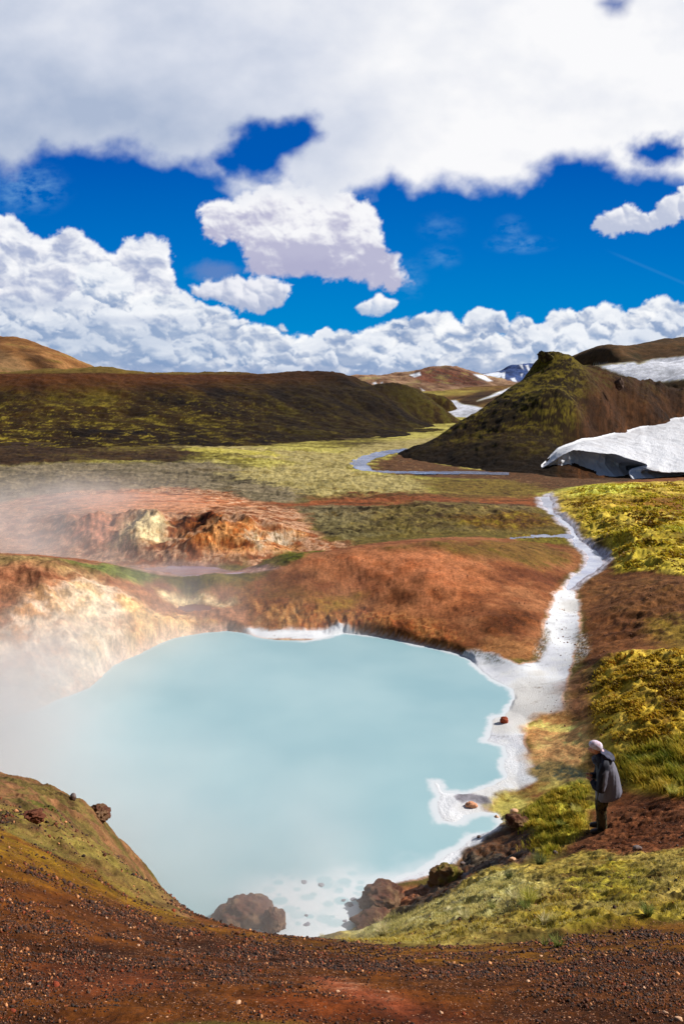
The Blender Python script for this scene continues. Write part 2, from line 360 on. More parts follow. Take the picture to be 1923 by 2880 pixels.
# ---------------------------------------------------------------- ground shape
# control points: image position and height above the pool; the rest of the ground is interpolated between them in world space
GC = [ # foreground gravel slope
(-500,2880,7.1),(0,2880,6.9),(500,2880,6.8),(961,2880,6.7),(1450,2880,6.7),(1923,2880,6.75),(2500,2880,6.8),
(0,2750,6.5),(500,2750,6.35),(961,2750,6.2),(1450,2750,6.15),(1923,2750,6.2),(2500,2750,6.4),
(0,2600,6.05),(200,2640,6.0),(0,2500,5.75),(0,2400,5.4),(0,2340,5.05),(-500,2400,6.0),(-500,2200,5.2),
(150,2560,5.7),(150,2470,5.2),(147,2412,4.9),(300,2600,5.55),(264,2470,4.75),(368,2535,4.6),(400,2620,5.3),(509,2592,4.6),(600,2660,5.35),(607,2612,4.75),(675,2620,4.7),
(750,2660,5.05),(847,2640,4.75),(962,2660,4.85),(962,2700,5.5),(1100,2675,5.0),(750,2700,5.7),
# outcrop behind it
(0,2290,4.5),(0,2250,4.2),(0,2190,3.7),(0,2172,3.5),(-400,2100,3.6),(100,2300,4.2),(100,2220,3.55),(129,2226,3.45),(200,2350,3.9),(209,2255,3.2),(300,2425,3.8),(300,2340,3.0),(250,2275,3.05),
(400,2500,3.2),(400,2460,2.5),(400,2440,2.2),(350,2380,2.75),(500,2562,2.5),(500,2538,1.5),(555,2590,1.0),
# grass slope to the right of the ridge
(1100,2643,2.9),(1100,2622,1.7),(1060,2655,3.4),(1200,2640,3.2),(1200,2590,1.7),(1200,2570,1.1),(1300,2650,4.5),(1300,2600,3.0),(1300,2540,1.9),(1300,2500,.9),
(1400,2600,3.4),(1400,2540,2.5),(1400,2480,1.3),(1400,2440,.7),(1500,2600,3.9),(1500,2550,3.3),(1500,2500,2.4),(1500,2450,1.6),(1480,2410,.9),(1500,2395,.45),
(1600,2440,1.55),(1600,2400,1.05),(1580,2370,.75),(1700,2600,4.5),(1700,2500,3.1),(1700,2400,1.75),(1690,2330,1.0),(1750,2340,1.2),(1650,2330,.85),(1630,2290,.7),(1640,2250,.75),
(1900,2650,5.4),(1900,2550,4.1),(1900,2450,2.9),(1900,2350,1.9),(2200,2350,2.5),(2300,2600,5.0),(1550,2340,.55),(1480,2340,.45),(1430,2330,.35),(1560,2290,.5),(1520,2260,.3),(1600,2230,.5),
(1900,2250,1.45),(1750,2250,1.0),(1700,2160,.75),(1900,2150,1.4),(1900,2050,1.5),(1720,2100,1.0),(1700,2000,1.1),(1650,2080,.65),(1900,1950,1.5),(2300,2000,1.7),(2300,2200,1.8),
(1900,1850,1.5),(1700,1850,.9),(1640,1900,.6),(1900,1650,1.6),(1750,1700,1.0),(1680,1700,.45),(1900,1500,1.5),(1780,1560,1.2),(1740,1580,.5),(1750,1500,1.3),(1640,1430,1.3),(1600,1450,1.0),(1900,1380,1.1),(1700,1380,1.1),(2400,1700,1.9),(2400,1450,1.8),
# mud and boulders on the near shore
(1150,2540,.15),(1200,2520,.2),(1280,2470,.15),(1350,2430,.2),(1420,2400,.2),(1440,2360,.2),(1080,2600,.2),(900,2610,.0),(700,2600,.0),
# flats and shore
(1440,2300,.08),(1400,2290,.05),(1500,2200,.15),(1560,2180,.3),(1480,2100,.1),(1560,2080,.2),(1600,2040,.3),(1450,1980,.07),(1520,1950,.1),(1600,1900,.15),(1380,1870,.06),(1500,1870,.1),(1580,1800,.15),(1600,1720,.18),(1590,1660,.2),(1640,1610,.2),(1690,1570,.2),(1640,1520,.25),(1570,1450,.35),(1530,1400,.4),(1500,1350,.5),(1250,1330,.5),(1050,1320,.5),(1000,1300,.5),(1150,1275,.55),
(1560,1338,.2),(1650,1340,.2),(1750,1344,.25),(1650,1312,-.1),(1560,1318,.1),(1740,1322,-.1),
# red mound
(1300,1840,.12),(1200,1825,.1),(1100,1800,.1),(1000,1780,.08),(900,1768,.08),(800,1772,.08),(700,1772,.08),(640,1780,.1),(1400,1855,.2),(1470,1860,.25),(1530,1790,.35),
(1500,1720,.75),(1400,1760,.65),(1300,1770,.5),(1200,1770,.35),(1550,1660,.55),(1560,1600,.65),(1600,1560,.5),
(1000,1710,.55),(1000,1640,1.2),(1000,1580,1.9),(1200,1700,.85),(1200,1620,1.65),(1200,1560,2.05),(1200,1522,2.2),(1000,1540,2.1),(1350,1620,1.4),(1350,1560,1.75),(1350,1520,1.8),(1480,1540,1.2),(1480,1600,1.1),
(850,1720,.5),(850,1640,1.25),(850,1580,1.75),(780,1560,1.6),(700,1620,1.3),(700,1720,.45),(620,1700,.55),(600,1740,.35),(740,1660,1.0),
(1200,1505,.8),(1000,1510,.8),(1400,1500,.7),(800,1540,.8),(1550,1500,.5),(1500,1515,.35),
# left pale bank
(0,2010,.05),(150,1960,.05),(280,1915,.05),(380,1850,.05),(450,1812,.05),(540,1788,.1),(-400,2050,.1),(0,1900,.9),(0,1800,1.6),(0,1700,2.4),(0,1650,2.8),(0,1580,3.2),(-400,1600,3.9),(-400,1800,2.4),
(150,1880,.7),(150,1780,1.5),(150,1680,2.3),(150,1600,2.9),(300,1850,.5),(300,1760,1.2),(300,1680,1.8),(300,1600,2.3),(300,1582,2.35),(400,1740,.9),(400,1680,1.3),(400,1610,1.7),(480,1750,.6),(500,1715,.5),(530,1680,.8),(560,1640,1.3),(480,1640,1.4),(620,1630,1.4),(650,1620,1.35),
# creek
(430,1600,.75),(550,1610,.7),(700,1605,.7),(780,1595,.7),(300,1570,.8),(150,1560,.9),
# geothermal rise
(100,1540,.9),(300,1530,1.2),(400,1560,1.0),(550,1575,1.0),(700,1580,.9),(850,1560,.9),(950,1545,.9),(0,1480,1.6),(0,1400,1.8),(200,1460,2.0),(200,1400,2.1),(300,1480,1.8),(400,1480,1.9),(400,1520,1.5),(450,1430,2.2),(450,1395,2.0),(600,1440,2.2),(600,1395,1.7),(700,1500,1.8),(700,1440,2.0),(800,1500,1.4),(850,1460,1.3),(900,1520,1.1),(800,1410,1.2),
(1000,1450,1.0),(1200,1440,1.1),(1200,1480,.9),(1400,1440,.9),(1500,1460,.6),(1400,1400,.6),(1100,1400,1.0),
# plain
(0,1370,1.6),(300,1370,1.5),(600,1370,1.3),(900,1370,1.0),(1200,1360,.7),(0,1320,1.7),(400,1320,1.6),(800,1310,1.1),(700,1280,1.5),(950,1260,.9),(1100,1245,.9),(-600,1330,2.0),(1300,1330,.5),(1500,1330,.5),(1800,1350,.8),(1923,1360,1.0),(2400,1370,2.0)]
GX = [(0,-3,7.9),(-4,-3,8.1),(4,-3,8.0),(0,0,7.5),(-3,0,7.7),(3,0,7.6),(-1.2,1.3,7.2),(1.2,1.3,7.15),(0,1.4,7.15),(-7,2,8.2),(7,2,8.2),(-9,6,6.5),(9,6,6.6),(-14,9,5),(14,9,4.0),
 (-70,75,3),(-70,130,4),(-30,130,1),(0,135,.8),(40,130,.8),(90,120,3),(120,60,5),(60,60,3),(40,30,2.6),(25,14,3.0),(-60,50,4),(-30,24,4),(-24,14,4.5),(-30,180,1),(20,190,.8),(80,190,1),(-140,190,1),(150,190,1),
 (0,300,0),(200,300,0),(-200,300,0),
 # pool floor behind the ridge and the cliff's foot
 (-2.2,11.9,.1),(-3.2,12.3,.1),(-4.5,12.8,.1),(-6.5,14,.1),(-9,16,.3),(-1.2,11.6,.1),(0,11.4,.1),(-2,9.6,1.6),(-1.,9.2,1.8),(0,9.,1.9),(.4,10.5,.9),(-.8,10.6,.7)]
def _wl(x, y):
    y2 = y+14.0
    r = np.sqrt(x*x+y2*y2); return np.arctan2(x, y2)*1.15, np.log(r)*1.0
def build_base():
    P = [at_z(a, b, z) for a, b, z in GC]+[np.array(p, float) for p in GX]
    P = np.array(P)
    a, l = _wl(P[:, 0], P[:, 1]); n = len(P)
    D = np.sqrt((a[:, None]-a)**2+(l[:, None]-l)**2+1e-5)
    A = np.zeros((n+3, n+3)); A[:n, :n] = D+np.eye(n)*-2e-4
    A[:n, n] = 1; A[:n, n+1] = a; A[:n, n+2] = l; A[n, :n] = 1; A[n+1, :n] = a; A[n+2, :n] = l
    w = np.linalg.solve(A, np.concatenate([P[:, 2], [0, 0, 0]]))
    ag = np.linspace(-1.6, 1.6, 720); lg = np.linspace(math.log(9.0), math.log(330.), 760)
    AG, LG = np.meshgrid(ag, lg)
    Z = np.zeros(AG.shape)+w[n]+w[n+1]*AG+w[n+2]*LG
    for i in range(n):
        Z += w[i]*np.sqrt((AG-a[i])**2+(LG-l[i])**2+1e-5)
    for _ in range(2):
        Z[1:-1, 1:-1] = (Z[1:-1, 1:-1]*4+Z[:-2, 1:-1]+Z[2:, 1:-1]+Z[1:-1, :-2]+Z[1:-1, 2:])/8
    return ag, lg, Z
AGX, LGX, ZB = build_base()
def look(tab, x, y):
    a, l = _wl(x, y)
    i = np.clip((a-AGX[0])/(AGX[1]-AGX[0]), 0, len(AGX)-1.001); j = np.clip((l-LGX[0])/(LGX[1]-LGX[0]), 0, len(LGX)-1.001)
    i0 = i.astype(int); j0 = j.astype(int); fi = i-i0; fj = j-j0
    return (tab[j0, i0]*(1-fi)*(1-fj)+tab[j0, i0+1]*fi*(1-fj)+tab[j0+1, i0]*(1-fi)*fj+tab[j0+1, i0+1]*fi*fj)
def base_h(x, y): return look(ZB, np.asarray(x, float), np.asarray(y, float))
def hit(px, py, far=250., hf=None):
    """where the ray through an image position first meets the ground"""
    hf = hf or base_h
    dx, dy, dz = [float(q) for q in ray(px, py)]
    ts = np.exp(np.linspace(math.log(.8), math.log(far), 900))
    z = CAMZ+dz*ts; h = hf(dx*ts, dy*ts)
    k = np.where(z < h)[0]
    if len(k) == 0 or k[0] == 0:
        t = far if len(k) == 0 else ts[0]
        return dx*t, dy*t, CAMZ+dz*t
    k = k[0]; f = (z[k-1]-h[k-1])/((z[k-1]-h[k-1])-(z[k]-h[k])); t = ts[k-1]+f*(ts[k]-ts[k-1])
    return dx*t, dy*t, CAMZ+dz*t
F = 1.2264
def at_plane(pts, z=0.0, f=F): return [tuple(at_z(a*f, b*f, z)[:2]) for a, b in pts]
# pool outline (display coordinates), lying on the water level
POOL = at_plane([(-260,1700),(-60,1665),(80,1632),(205,1578),(232,1552),(262,1526),(300,1508),(340,1490),(370,1475),(405,1463),(440,1456),(480,1450),(520,1447),(560,1452),(590,1464),(640,1470),(700,1471),(735,1466),(758,1456),(790,1452),(850,1458),(910,1468),(960,1480),(1000,1488),(1040,1497),(1075,1510),(1095,1532),(1120,1556),(1150,1568),(1170,1580),(1174,1600),(1165,1625),(1150,1640),(1126,1648),(1116,1700),(1150,1712),(1162,1732),(1152,1760),(1152,1785),(1122,1803),(1060,1818),(1020,1815),(1002,1792),(990,1793),(1002,1826),(1000,1862),(1008,1884),(1048,1888),(1060,1868),(1100,1862),(1135,1868),(1150,1892),(1122,1914),(1082,1916),(1060,1942),(1030,1955),(1005,1975),(985,1992),(930,2006),(895,2026),(868,2050),(850,2075),(836,2100),(800,2128),(700,2152),(600,2160),(500,2150),(445,2130),(330,2080),(200,2010),(60,1960),(-300,1950)])
POOL_LP = [(float(_wl(np.array(x), np.array(y))[0]), float(_wl(np.array(x), np.array(y))[1])) for x, y in POOL]
# ================================================================ regions of the ground
def region(pts, f=F, hf=None):
    """outline in the photo -> outline on the ground, as (angle, log distance) round the viewpoint hill"""
    out = []
    for a, b in pts:
        x, y, z = hit(a*f, b*f, hf=hf); out.append((math.atan2(x, y), math.log(math.hypot(x, y))))
    return out
def make_grid(az, r):
    A, R = np.meshgrid(az, r); return A, R, R*np.sin(A), R*np.cos(A)
dn = math.radians
az = np.concatenate([np.radians(np.linspace(-62, -28, 60))[:-1], np.radians(np.linspace(-28, 28, 800)), np.radians(np.linspace(28, 62, 60))[1:]])
rr_ = [.8]
while rr_[-1] < 230:
    r_ = rr_[-1]
    st = .0042*r_ if r_ < 9 else (.0028*r_ if r_ < 26 else (.0036*r_ if r_ < 60 else .0065*r_))
    rr_.append(r_+st)
rad = np.array(rr_)
A_, R_, GXX, GYY = make_grid(az, rad)
LR_ = np.log(R_)
print('ground verts', A_.size)
hb = base_h(GXX, GYY)
pool_lp = [(math.atan2(x, y), math.log(math.hypot(x, y))) for x, y in POOL]
NY = GYY+hb*(-1.3+2.6*ss(9, 16, R_))                      # keeps the pattern from smearing down steep faces
n_edge = fbm(GXX/.9, NY/.9, 6, .70, seed=30); n_big = fbm(GXX/5, NY/5, 5, .55, seed=31); n_fine = fbm(GXX/.22, NY/.22, 4, .7, seed=32)
n_mid = fbm(GXX/2, NY/2, 7, .66, seed=33); n_far = fbm(GXX/14, NY/14, 8, .68, seed=34); n_ani = fbm(GXX/6, NY/2.2, 8, .7, seed=35); n_smo = fbm(GXX/.9, GYY/.9, 4, .5, seed=36)
n_grit = fbm(GXX/.35, NY/.5, 4, .8, seed=37)
flatw = np.zeros(A_.shape)
dpool = sdf(A_, LR_, pool_lp)*R_+.09*n_smo+.03*n_fine
C = np.zeros(A_.shape+(3,)); C[:] = lin(96, 84, 44)
moss = np.zeros(A_.shape); grav = np.zeros(A_.shape); wet = np.zeros(A_.shape)
def mix3(n, cols, lo=-.45, hi=.45):
    """blend along a list of colours by a noise field"""
    t = np.clip((n-lo)/(hi-lo), 0, 1)*(len(cols)-1); i = np.clip(t.astype(int), 0, len(cols)-2); f = (t-i)[..., None]
    f = f*f*(3-2*f); cc = np.array(cols); return cc[i]*(1-f)+cc[i+1]*f
def paint(pts, cols, noise=None, soft=.01, jit=.02, k=1.0, mo=None, gr=None, we=None, lo=-.45, hi=.45, jn=None, cut=None, bb=None):
    """soft and jit are fractions of the distance from the viewpoint"""
    p = region(pts); q = np.array(p); m = .08+jit*2+soft
    sel = (A_ > q[:, 0].min()-m) & (A_ < q[:, 0].max()+m) & (LR_ > q[:, 1].min()-m*2) & (LR_ < q[:, 1].max()+m*2)
    ii = np.where(sel.any(1))[0]; jj = np.where(sel.any(0))[0]
    if not len(ii) or not len(jj): return None
    sl_ = (slice(ii[0], ii[-1]+1), slice(jj[0], jj[-1]+1))
    d = sdf(A_[sl_], LR_[sl_], p)+jit*(n_mid[sl_]*.8+n_edge[sl_]*.5 if jn is None else jn[sl_])
    w = ss(-soft, soft, d)*k
    if cut is not None: w = w*cut[sl_]
    nn = n_mid if noise is None else noise
    c = mix3(nn[sl_], cols, lo, hi)
    C[sl_] = C[sl_]*(1-w[..., None])+c*w[..., None]
    for arr, v in ((moss, mo), (grav, gr), (wet, we)):
        if v is not None: arr[sl_] = arr[sl_]*(1-w)+v*w
    return sl_, w
fine_mix = n_mid*.6+n_edge*.6+n_fine*.35
big_mix = n_far*.7+n_ani*.6+n_edge*.35
# --- valley floor behind everything
ylw = lin(176, 172, 84); olv = lin(112, 106, 40); dko = lin(62, 52, 20); brn = lin(84, 58, 34); rdb = lin(120, 66, 44); gry = lin(126, 120, 96)
paint([(-400,1135),(-400,900),(1700,900),(1700,1135)], [dko, olv, ylw, olv], big_mix, .02, .03, mo=1, lo=-.5, hi=.5)
paint([(-400,1075),(0,1070),(130,1062),(300,1065),(470,1060),(560,1075),(700,1090),(760,1120),(690,1160),(560,1165),(430,1140),(200,1140),(0,1165),(-400,1200)], [lin(54, 46, 32), lin(92, 86, 64), lin(120, 112, 88), lin(80, 70, 44)], big_mix, .03, .04, mo=1)
paint([(-400,960),(900,965),(930,990),(820,1008),(700,1012),(600,1024),(480,1040),(420,1062),(200,1062),(0,1072),(-400,1080)], [lin(34, 22, 14), lin(56, 40, 22), lin(96, 86, 34)], big_mix, .02, .03, mo=.8)
paint([(400,1025),(560,1022),(640,1035),(780,1042),(800,1030),(900,1010),(1020,1000),(1030,1012),(960,1030),(860,1045),(800,1070),(830,1090),(920,1095),(990,1110),(985,1140),(900,1160),(760,1155),(640,1120),(520,1090),(600,1075),(700,1066),(560,1050)], [lin(70, 56, 30), lin(126, 118, 68), lin(160, 152, 96), lin(134, 124, 70), lin(84, 66, 38)], n_ani*.8+n_edge*.5+n_far*.3, .02, .05, mo=1, lo=-.6, hi=.6)
paint([(440,1028),(620,1040),(660,1052),(560,1046),(420,1036)], [lin(180, 174, 84), lin(150, 144, 56)], None, .01, .03, mo=1)
# gravel flats of the braided stream
paint([(850,1062),(930,1040),(960,1046),(1000,1062),(1100,1078),(1250,1085),(1568,1092),(1568,1112),(1400,1106),(1300,1122),(1240,1130),(1150,1102),(900,1092),(860,1084)], [lin(70, 44, 30), lin(96, 66, 48), lin(80, 56, 40), lin(124, 96, 78)], n_edge, .012, .03, gr=.5, mo=0)
paint([(1180,1040),(1240,1040),(1900,1000),(1900,1100),(1568,1100),(1420,1104),(1300,1092),(1200,1088)], [lin(40, 28, 20), lin(72, 50, 36), lin(54, 38, 28)], n_edge, .01, .01, mo=0, gr=.3)
paint([(990,1110),(1150,1098),(1250,1120),(1228,1142),(1150,1140),(1000,1125)], [lin(60, 46, 18), lin(92, 84, 28), lin(120, 110, 40), lin(74, 48, 26)], fine_mix, .012, .03, mo=.8)
paint([(700,1145),(1000,1132),(1230,1142),(1290,1135),(1290,1150),(1225,1165),(1000,1150),(800,1165)], [lin(96, 56, 38), lin(126, 76, 54), lin(80, 56, 34), lin(110, 66, 46)], n_mid, .02, .035, mo=0)
paint([(560,1150),(760,1150),(960,1145),(1250,1138),(1250,1160),(960,1162),(820,1170),(700,1172),(620,1165)], [lin(104,56,36), lin(134,76,52), lin(84,52,34)], n_ani, .012, .02, mo=0)
paint([(640,1165),(760,1158),(900,1170),(1000,1152),(1200,1160),(1250,1185),(1275,1210),(1220,1222),(1050,1222),(900,1230),(790,1240),(720,1225),(700,1200)], [lin(40, 32, 20), lin(80, 72, 50), lin(112, 104, 78), lin(84, 70, 36)], big_mix*.7+n_edge*.4, .015, .03, mo=1)
paint([(860,1165),(1000,1152),(1200,1160),(1255,1185),(1275,1210),(1220,1222),(1050,1222),(900,1228),(830,1215)], [lin(46, 30, 18), lin(80, 66, 34), lin(110, 98, 50), lin(66, 44, 26)], n_ani*.8+n_edge*.5, .04, .05, k=.8, mo=.9)
paint([(960,1100),(1150,1098),(1250,1118),(1228,1142),(1100,1148),(980,1135)], [lin(48, 30, 18), lin(84, 66, 30), lin(104, 86, 40), lin(66, 40, 24)], n_ani*.8+n_edge*.5, .02, .04, k=.7, mo=.8)
paint([(1000,1190),(1120,1185),(1240,1180),(1280,1205),(1220,1222),(1100,1218)], [lin(50, 26, 16), lin(84, 62, 22), lin(118, 104, 34)], fine_mix, .015, .03, mo=1)
# --- geothermal rise
red = [lin(92, 52, 38), lin(134, 80, 58), lin(186, 146, 122), lin(112, 64, 46), lin(150, 92, 66)]
paint([(-400,1165),(0,1155),(130,1135),(250,1130),(400,1122),(520,1135),(640,1162),(690,1170),(705,1200),(740,1235),(800,1245),(820,1265),(700,1285),(560,1290),(430,1305),(330,1300),(200,1290),(0,1270),(-400,1270)], red, n_mid*.8+n_edge*.5, .01, .025, mo=0)
paint([(180,1140),(330,1132),(480,1140),(560,1158),(440,1172),(300,1180),(160,1170)], [lin(168, 92, 60), lin(206, 146, 112), lin(180, 104, 72)], n_ani, .02, .04, k=.8)
paint([(420,1132),(500,1140),(600,1155),(560,1162),(450,1150)], [lin(224, 196, 160), lin(180, 110, 80), lin(90, 44, 28)], n_edge, .01, .05, k=.8)
paint([(280,1215),(320,1195),(360,1200),(385,1225),(370,1250),(320,1262),(270,1250)], [lin(196, 160, 100), lin(226, 206, 158), lin(214, 196, 150), lin(150, 120, 84)], n_edge, .012, .03)
paint([(180,1190),(270,1195),(270,1240),(220,1260),(170,1240)], [lin(150, 92, 80), lin(190, 130, 112), lin(130, 84, 70)], n_edge, .02, .03, k=.85)
paint([(395,1205),(440,1195),(500,1190),(520,1205),(470,1225),(420,1230)], [lin(110, 50, 26), lin(60, 28, 16), lin(150, 86, 50)], n_edge, .01, .03)
paint([(480,1225),(560,1215),(680,1230),(690,1260),(560,1278),(440,1275),(430,1250)], [lin(110, 54, 28), lin(160, 92, 50), lin(196, 140, 92), lin(92, 48, 24)], n_edge*.8+n_fine*.4, .012, .03)
paint([(560,1240),(640,1232),(690,1244),(650,1258),(590,1262)], [lin(120, 110, 100), lin(190, 180, 160), lin(90, 70, 56)], n_fine*.8+n_edge*.4, .01, .03, k=.8)
paint([(610,1282),(660,1266),(740,1262),(800,1262),(740,1285),(640,1296)], [lin(48, 50, 16), lin(86, 88, 30), lin(60, 54, 24)], n_edge, .008, .02, mo=1)
# pinkish creek bed
paint([(300,1298),(380,1292),(500,1296),(640,1298),(660,1304),(560,1314),(440,1322),(360,1318),(310,1308)], [lin(128, 92, 92), lin(158, 124, 124), lin(140, 86, 72)], n_edge, .006, .012, we=.8, mo=0)
# --- bank left of the pool: red crown, pale steaming face
paint([(-600,1262),(-100,1268),(0,1272),(150,1276),(260,1300),(330,1320),(430,1345),(520,1340),(560,1345),(580,1400),(570,1450),(520,1449),(440,1458),(370,1478),(300,1512),(240,1552),(205,1582),(80,1640),(-60,1670),(-600,1690)], [lin(122, 74, 60), lin(156, 108, 90), lin(132, 86, 68)], n_mid, .008, .015, mo=0)
paint([(-600,1262),(0,1272),(100,1280),(200,1292),(280,1315),(240,1335),(140,1315),(0,1300),(-600,1300)], [lin(100, 80, 60), lin(140, 120, 88), lin(112, 88, 64)], n_ani, .02, .03, k=.85, mo=.6)
paint([(-500,1440),(-100,1430),(0,1440),(60,1400),(130,1370),(180,1340),(240,1345),(300,1380),(350,1410),(380,1440),(310,1500),(240,1545),(200,1580),(80,1640),(-60,1668),(-500,1690)], [lin(160, 112, 88), lin(190, 154, 124), lin(210, 190, 166), lin(186, 140, 100), lin(156, 106, 84)], n_mid*.7+n_edge*.5, .02, .04, lo=-.55, hi=.55)
paint([(170,1360),(215,1340),(240,1400),(260,1470),(250,1530),(215,1560),(190,1500),(150,1440)], [lin(214, 202, 180), lin(196, 170, 130)], n_edge, .03, .04, k=.8)
paint([(290,1390),(350,1410),(430,1420),(480,1440),(380,1468),(310,1500),(285,1450)], [lin(150, 100, 60), lin(196, 146, 88), lin(226, 190, 130), lin(134, 84, 52)], n_edge*.8+n_fine*.4, .015, .03, k=.9)
paint([(350,1345),(430,1370),(480,1372),(540,1380),(520,1395),(430,1392),(370,1372)], [lin(196, 170, 112), lin(226, 208, 160), lin(150, 116, 72)], n_edge, .01, .02)
paint([(395,1393),(470,1388),(500,1402),(450,1412),(410,1408)], [lin(120, 64, 46), lin(140, 78, 58)], n_edge, .008, .01, we=.7)
# green lips
paint([(150,1292),(240,1296),(320,1308),(370,1325),(350,1345),(290,1340),(220,1320)], [lin(72, 84, 44), lin(104, 110, 66), lin(60, 62, 34)], n_edge, .01, .02, mo=1)
paint([(355,1330),(420,1322),(510,1328),(515,1345),(460,1356),(390,1350)], [lin(44, 42, 16), lin(80, 74, 30), lin(56, 46, 20)], n_edge, .008, .02, mo=1)
# --- red mound
mound = [(560,1342),(620,1310),(700,1280),(780,1258),(880,1242),(1000,1234),(1120,1233),(1230,1230),(1330,1262),(1342,1295),(1290,1340),(1262,1400),(1245,1480),(1215,1515),(1150,1512),(1080,1490),(960,1478),(860,1458),(780,1450),(700,1466),(600,1462),(560,1448),(575,1400)]
paint(mound, [lin(100, 56, 40), lin(130, 78, 56), lin(154, 102, 78), lin(114, 66, 46)], n_mid*.4+n_edge*.3+n_big*.6, .008, .012, mo=0, gr=.12)
mound_w = np.zeros(A_.shape); _s, _w = paint(mound, [lin(140, 84, 50)], n_mid*0, .01, .0, k=0.001) if False else (slice(None), ss(-.01, .02, sdf(A_, LR_, region(mound)))); mound_w[_s] = _w
paint([(720,1290),(860,1262),(980,1262),(1080,1300),(1090,1370),(1020,1400),(900,1370),(780,1330)], [lin(166, 92, 60), lin(192, 122, 90), lin(176, 102, 72)], n_mid, .04, .05, k=.8)
paint([(560,1345),(600,1375),(700,1390),(820,1385),(930,1420),(1020,1440),(1080,1485),(960,1476),(860,1456),(780,1448),(700,1464),(600,1460)], [lin(110, 54, 30), lin(150, 82, 46), lin(176, 120, 78), lin(120, 58, 32)], n_edge*.8+n_fine*.4, .02, .03, k=.85)
paint([(600,1390),(690,1378),(700,1420),(650,1440),(600,1425)], [lin(206, 170, 118), lin(168, 116, 74), lin(190, 150, 110)], n_edge, .015, .04, k=.8)
paint([(720,1375),(760,1368),(810,1375),(800,1400),(750,1412),(722,1400)], [lin(112, 102, 32), lin(138, 110, 48), lin(120, 74, 36)], n_edge, .02, .03, mo=.6)
paint([(560,1340),(610,1330),(680,1340),(700,1370),(620,1378),(560,1365)], [lin(96, 62, 30), lin(118, 84, 40), lin(120, 66, 36)], n_edge, .03, .03, k=.8)
paint([(1080,1240),(1200,1238),(1300,1262),(1320,1290),(1240,1310),(1120,1280),(1000,1262),(880,1258),(960,1244)], [lin(72, 54, 26), lin(106, 78, 44), lin(88, 72, 30)], fine_mix, .02, .03, mo=.6)
paint([(1120,1415),(1170,1395),(1220,1410),(1215,1440),(1180,1465),(1110,1450)], [lin(92, 44, 22), lin(74, 38, 18), lin(128, 70, 40)], n_edge, .015, .03, k=.9)
paint([(1080,1488),(1130,1465),(1230,1470),(1225,1510),(1160,1512)], [lin(150, 98, 64), lin(176, 124, 86), lin(120, 74, 50)], n_edge, .015, .02, k=.8, gr=.3)
paint([(1170,1228),(1290,1222),(1310,1240),(1290,1250),(1180,1240)], [lin(50, 34, 16), lin(100, 92, 30), lin(70, 50, 22)], n_edge, .01, .02, mo=1)
# --- right bank, brown moor and mosses
paint([(1290,1130),(1568,1090),(2600,1060),(2600,2100),(1400,1900),(1330,1700),(1320,1560),(1335,1480),(1330,1400),(1320,1350),(1400,1290),(1340,1220),(1290,1180)], [lin(72, 42, 24), lin(104, 62, 36), lin(128, 82, 54), lin(84, 52, 30)], n_mid*.6+n_edge*.6, .01, .015, mo=.25, gr=.3)
mossb = [lin(78, 52, 18), lin(120, 100, 30), lin(166, 150, 54), lin(188, 168, 74), lin(130, 84, 28)]
paint([(1285,1132),(1330,1116),(1420,1108),(1568,1104),(2600,1080),(2600,1330),(1568,1322),(1480,1312),(1410,1318),(1408,1285),(1385,1262),(1345,1238),(1325,1200),(1285,1180),(1275,1155)], mossb, n_mid*.6+n_edge*.5+n_far*.3, .006, .015, mo=1, gr=0, lo=-.6, hi=.65)
paint([(1300,1120),(1420,1112),(1500,1118),(1420,1140),(1320,1142)], [lin(150, 170, 56), lin(186, 196, 78)], n_edge, .02, .03, k=.7)
paint([(1380,1160),(1480,1152),(1568,1165),(1568,1185),(1460,1180)], [lin(112, 72, 24), lin(150, 110, 40), lin(88, 60, 20)], n_edge, .02, .04, k=.8)
paint([(1480,1150),(1568,1140),(1700,1150),(1700,1190),(1530,1180)], [lin(84, 44, 20), lin(108, 66, 28)], n_edge, .02, .04, k=.8)
paint([(1530,1215),(1600,1200),(1700,1220),(1700,1262),(1560,1250)], [lin(52, 48, 18), lin(90, 84, 28)], n_edge, .015, .03, k=.9)
paint([(1330,1320),(1420,1318),(1568,1330),(2000,1330),(2000,1420),(1568,1420),(1420,1420),(1340,1400)], [lin(92, 58, 36), lin(118, 80, 52), lin(88, 64, 28)], n_mid, .02, .03, k=.6)
paint([(1480,1425),(1568,1420),(1700,1430),(1700,1500),(1540,1490),(1480,1455)], [lin(88, 74, 28), lin(120, 100, 40), lin(70, 46, 22)], fine_mix, .02, .03, k=.9, mo=.8)
paint([(1330,1545),(1370,1515),(1440,1505),(1568,1490),(2200,1480),(2200,1760),(1568,1745),(1440,1738),(1370,1700),(1345,1660),(1335,1600)], [lin(66, 42, 14), lin(112, 88, 28), lin(160, 136, 48), lin(184, 160, 70), lin(120, 74, 24)], n_mid*.5+n_edge*.7+n_fine*.2, .012, .02, mo=1, lo=-.6, hi=.6)
paint([(1325,1545),(1365,1515),(1400,1520),(1360,1570),(1345,1640),(1330,1600)], [lin(40, 28, 12), lin(70, 58, 24), lin(88, 76, 30)], n_edge, .012, .02, mo=1)
paint([(1360,1700),(1440,1735),(1568,1690),(2200,1700),(2200,1850),(1568,1830),(1440,1815),(1400,1790),(1390,1740)], [lin(96, 78, 22), lin(136, 122, 38), lin(172, 150, 60), lin(104, 64, 24)], n_mid*.5+n_edge*.6, .012, .02, mo=.9, lo=-.6, hi=.6)
paint([(1345,1742),(1400,1740),(1470,1752),(1420,1772),(1370,1765)], [lin(24, 18, 8), lin(50, 38, 14)], n_edge, .01, .02, mo=.5)
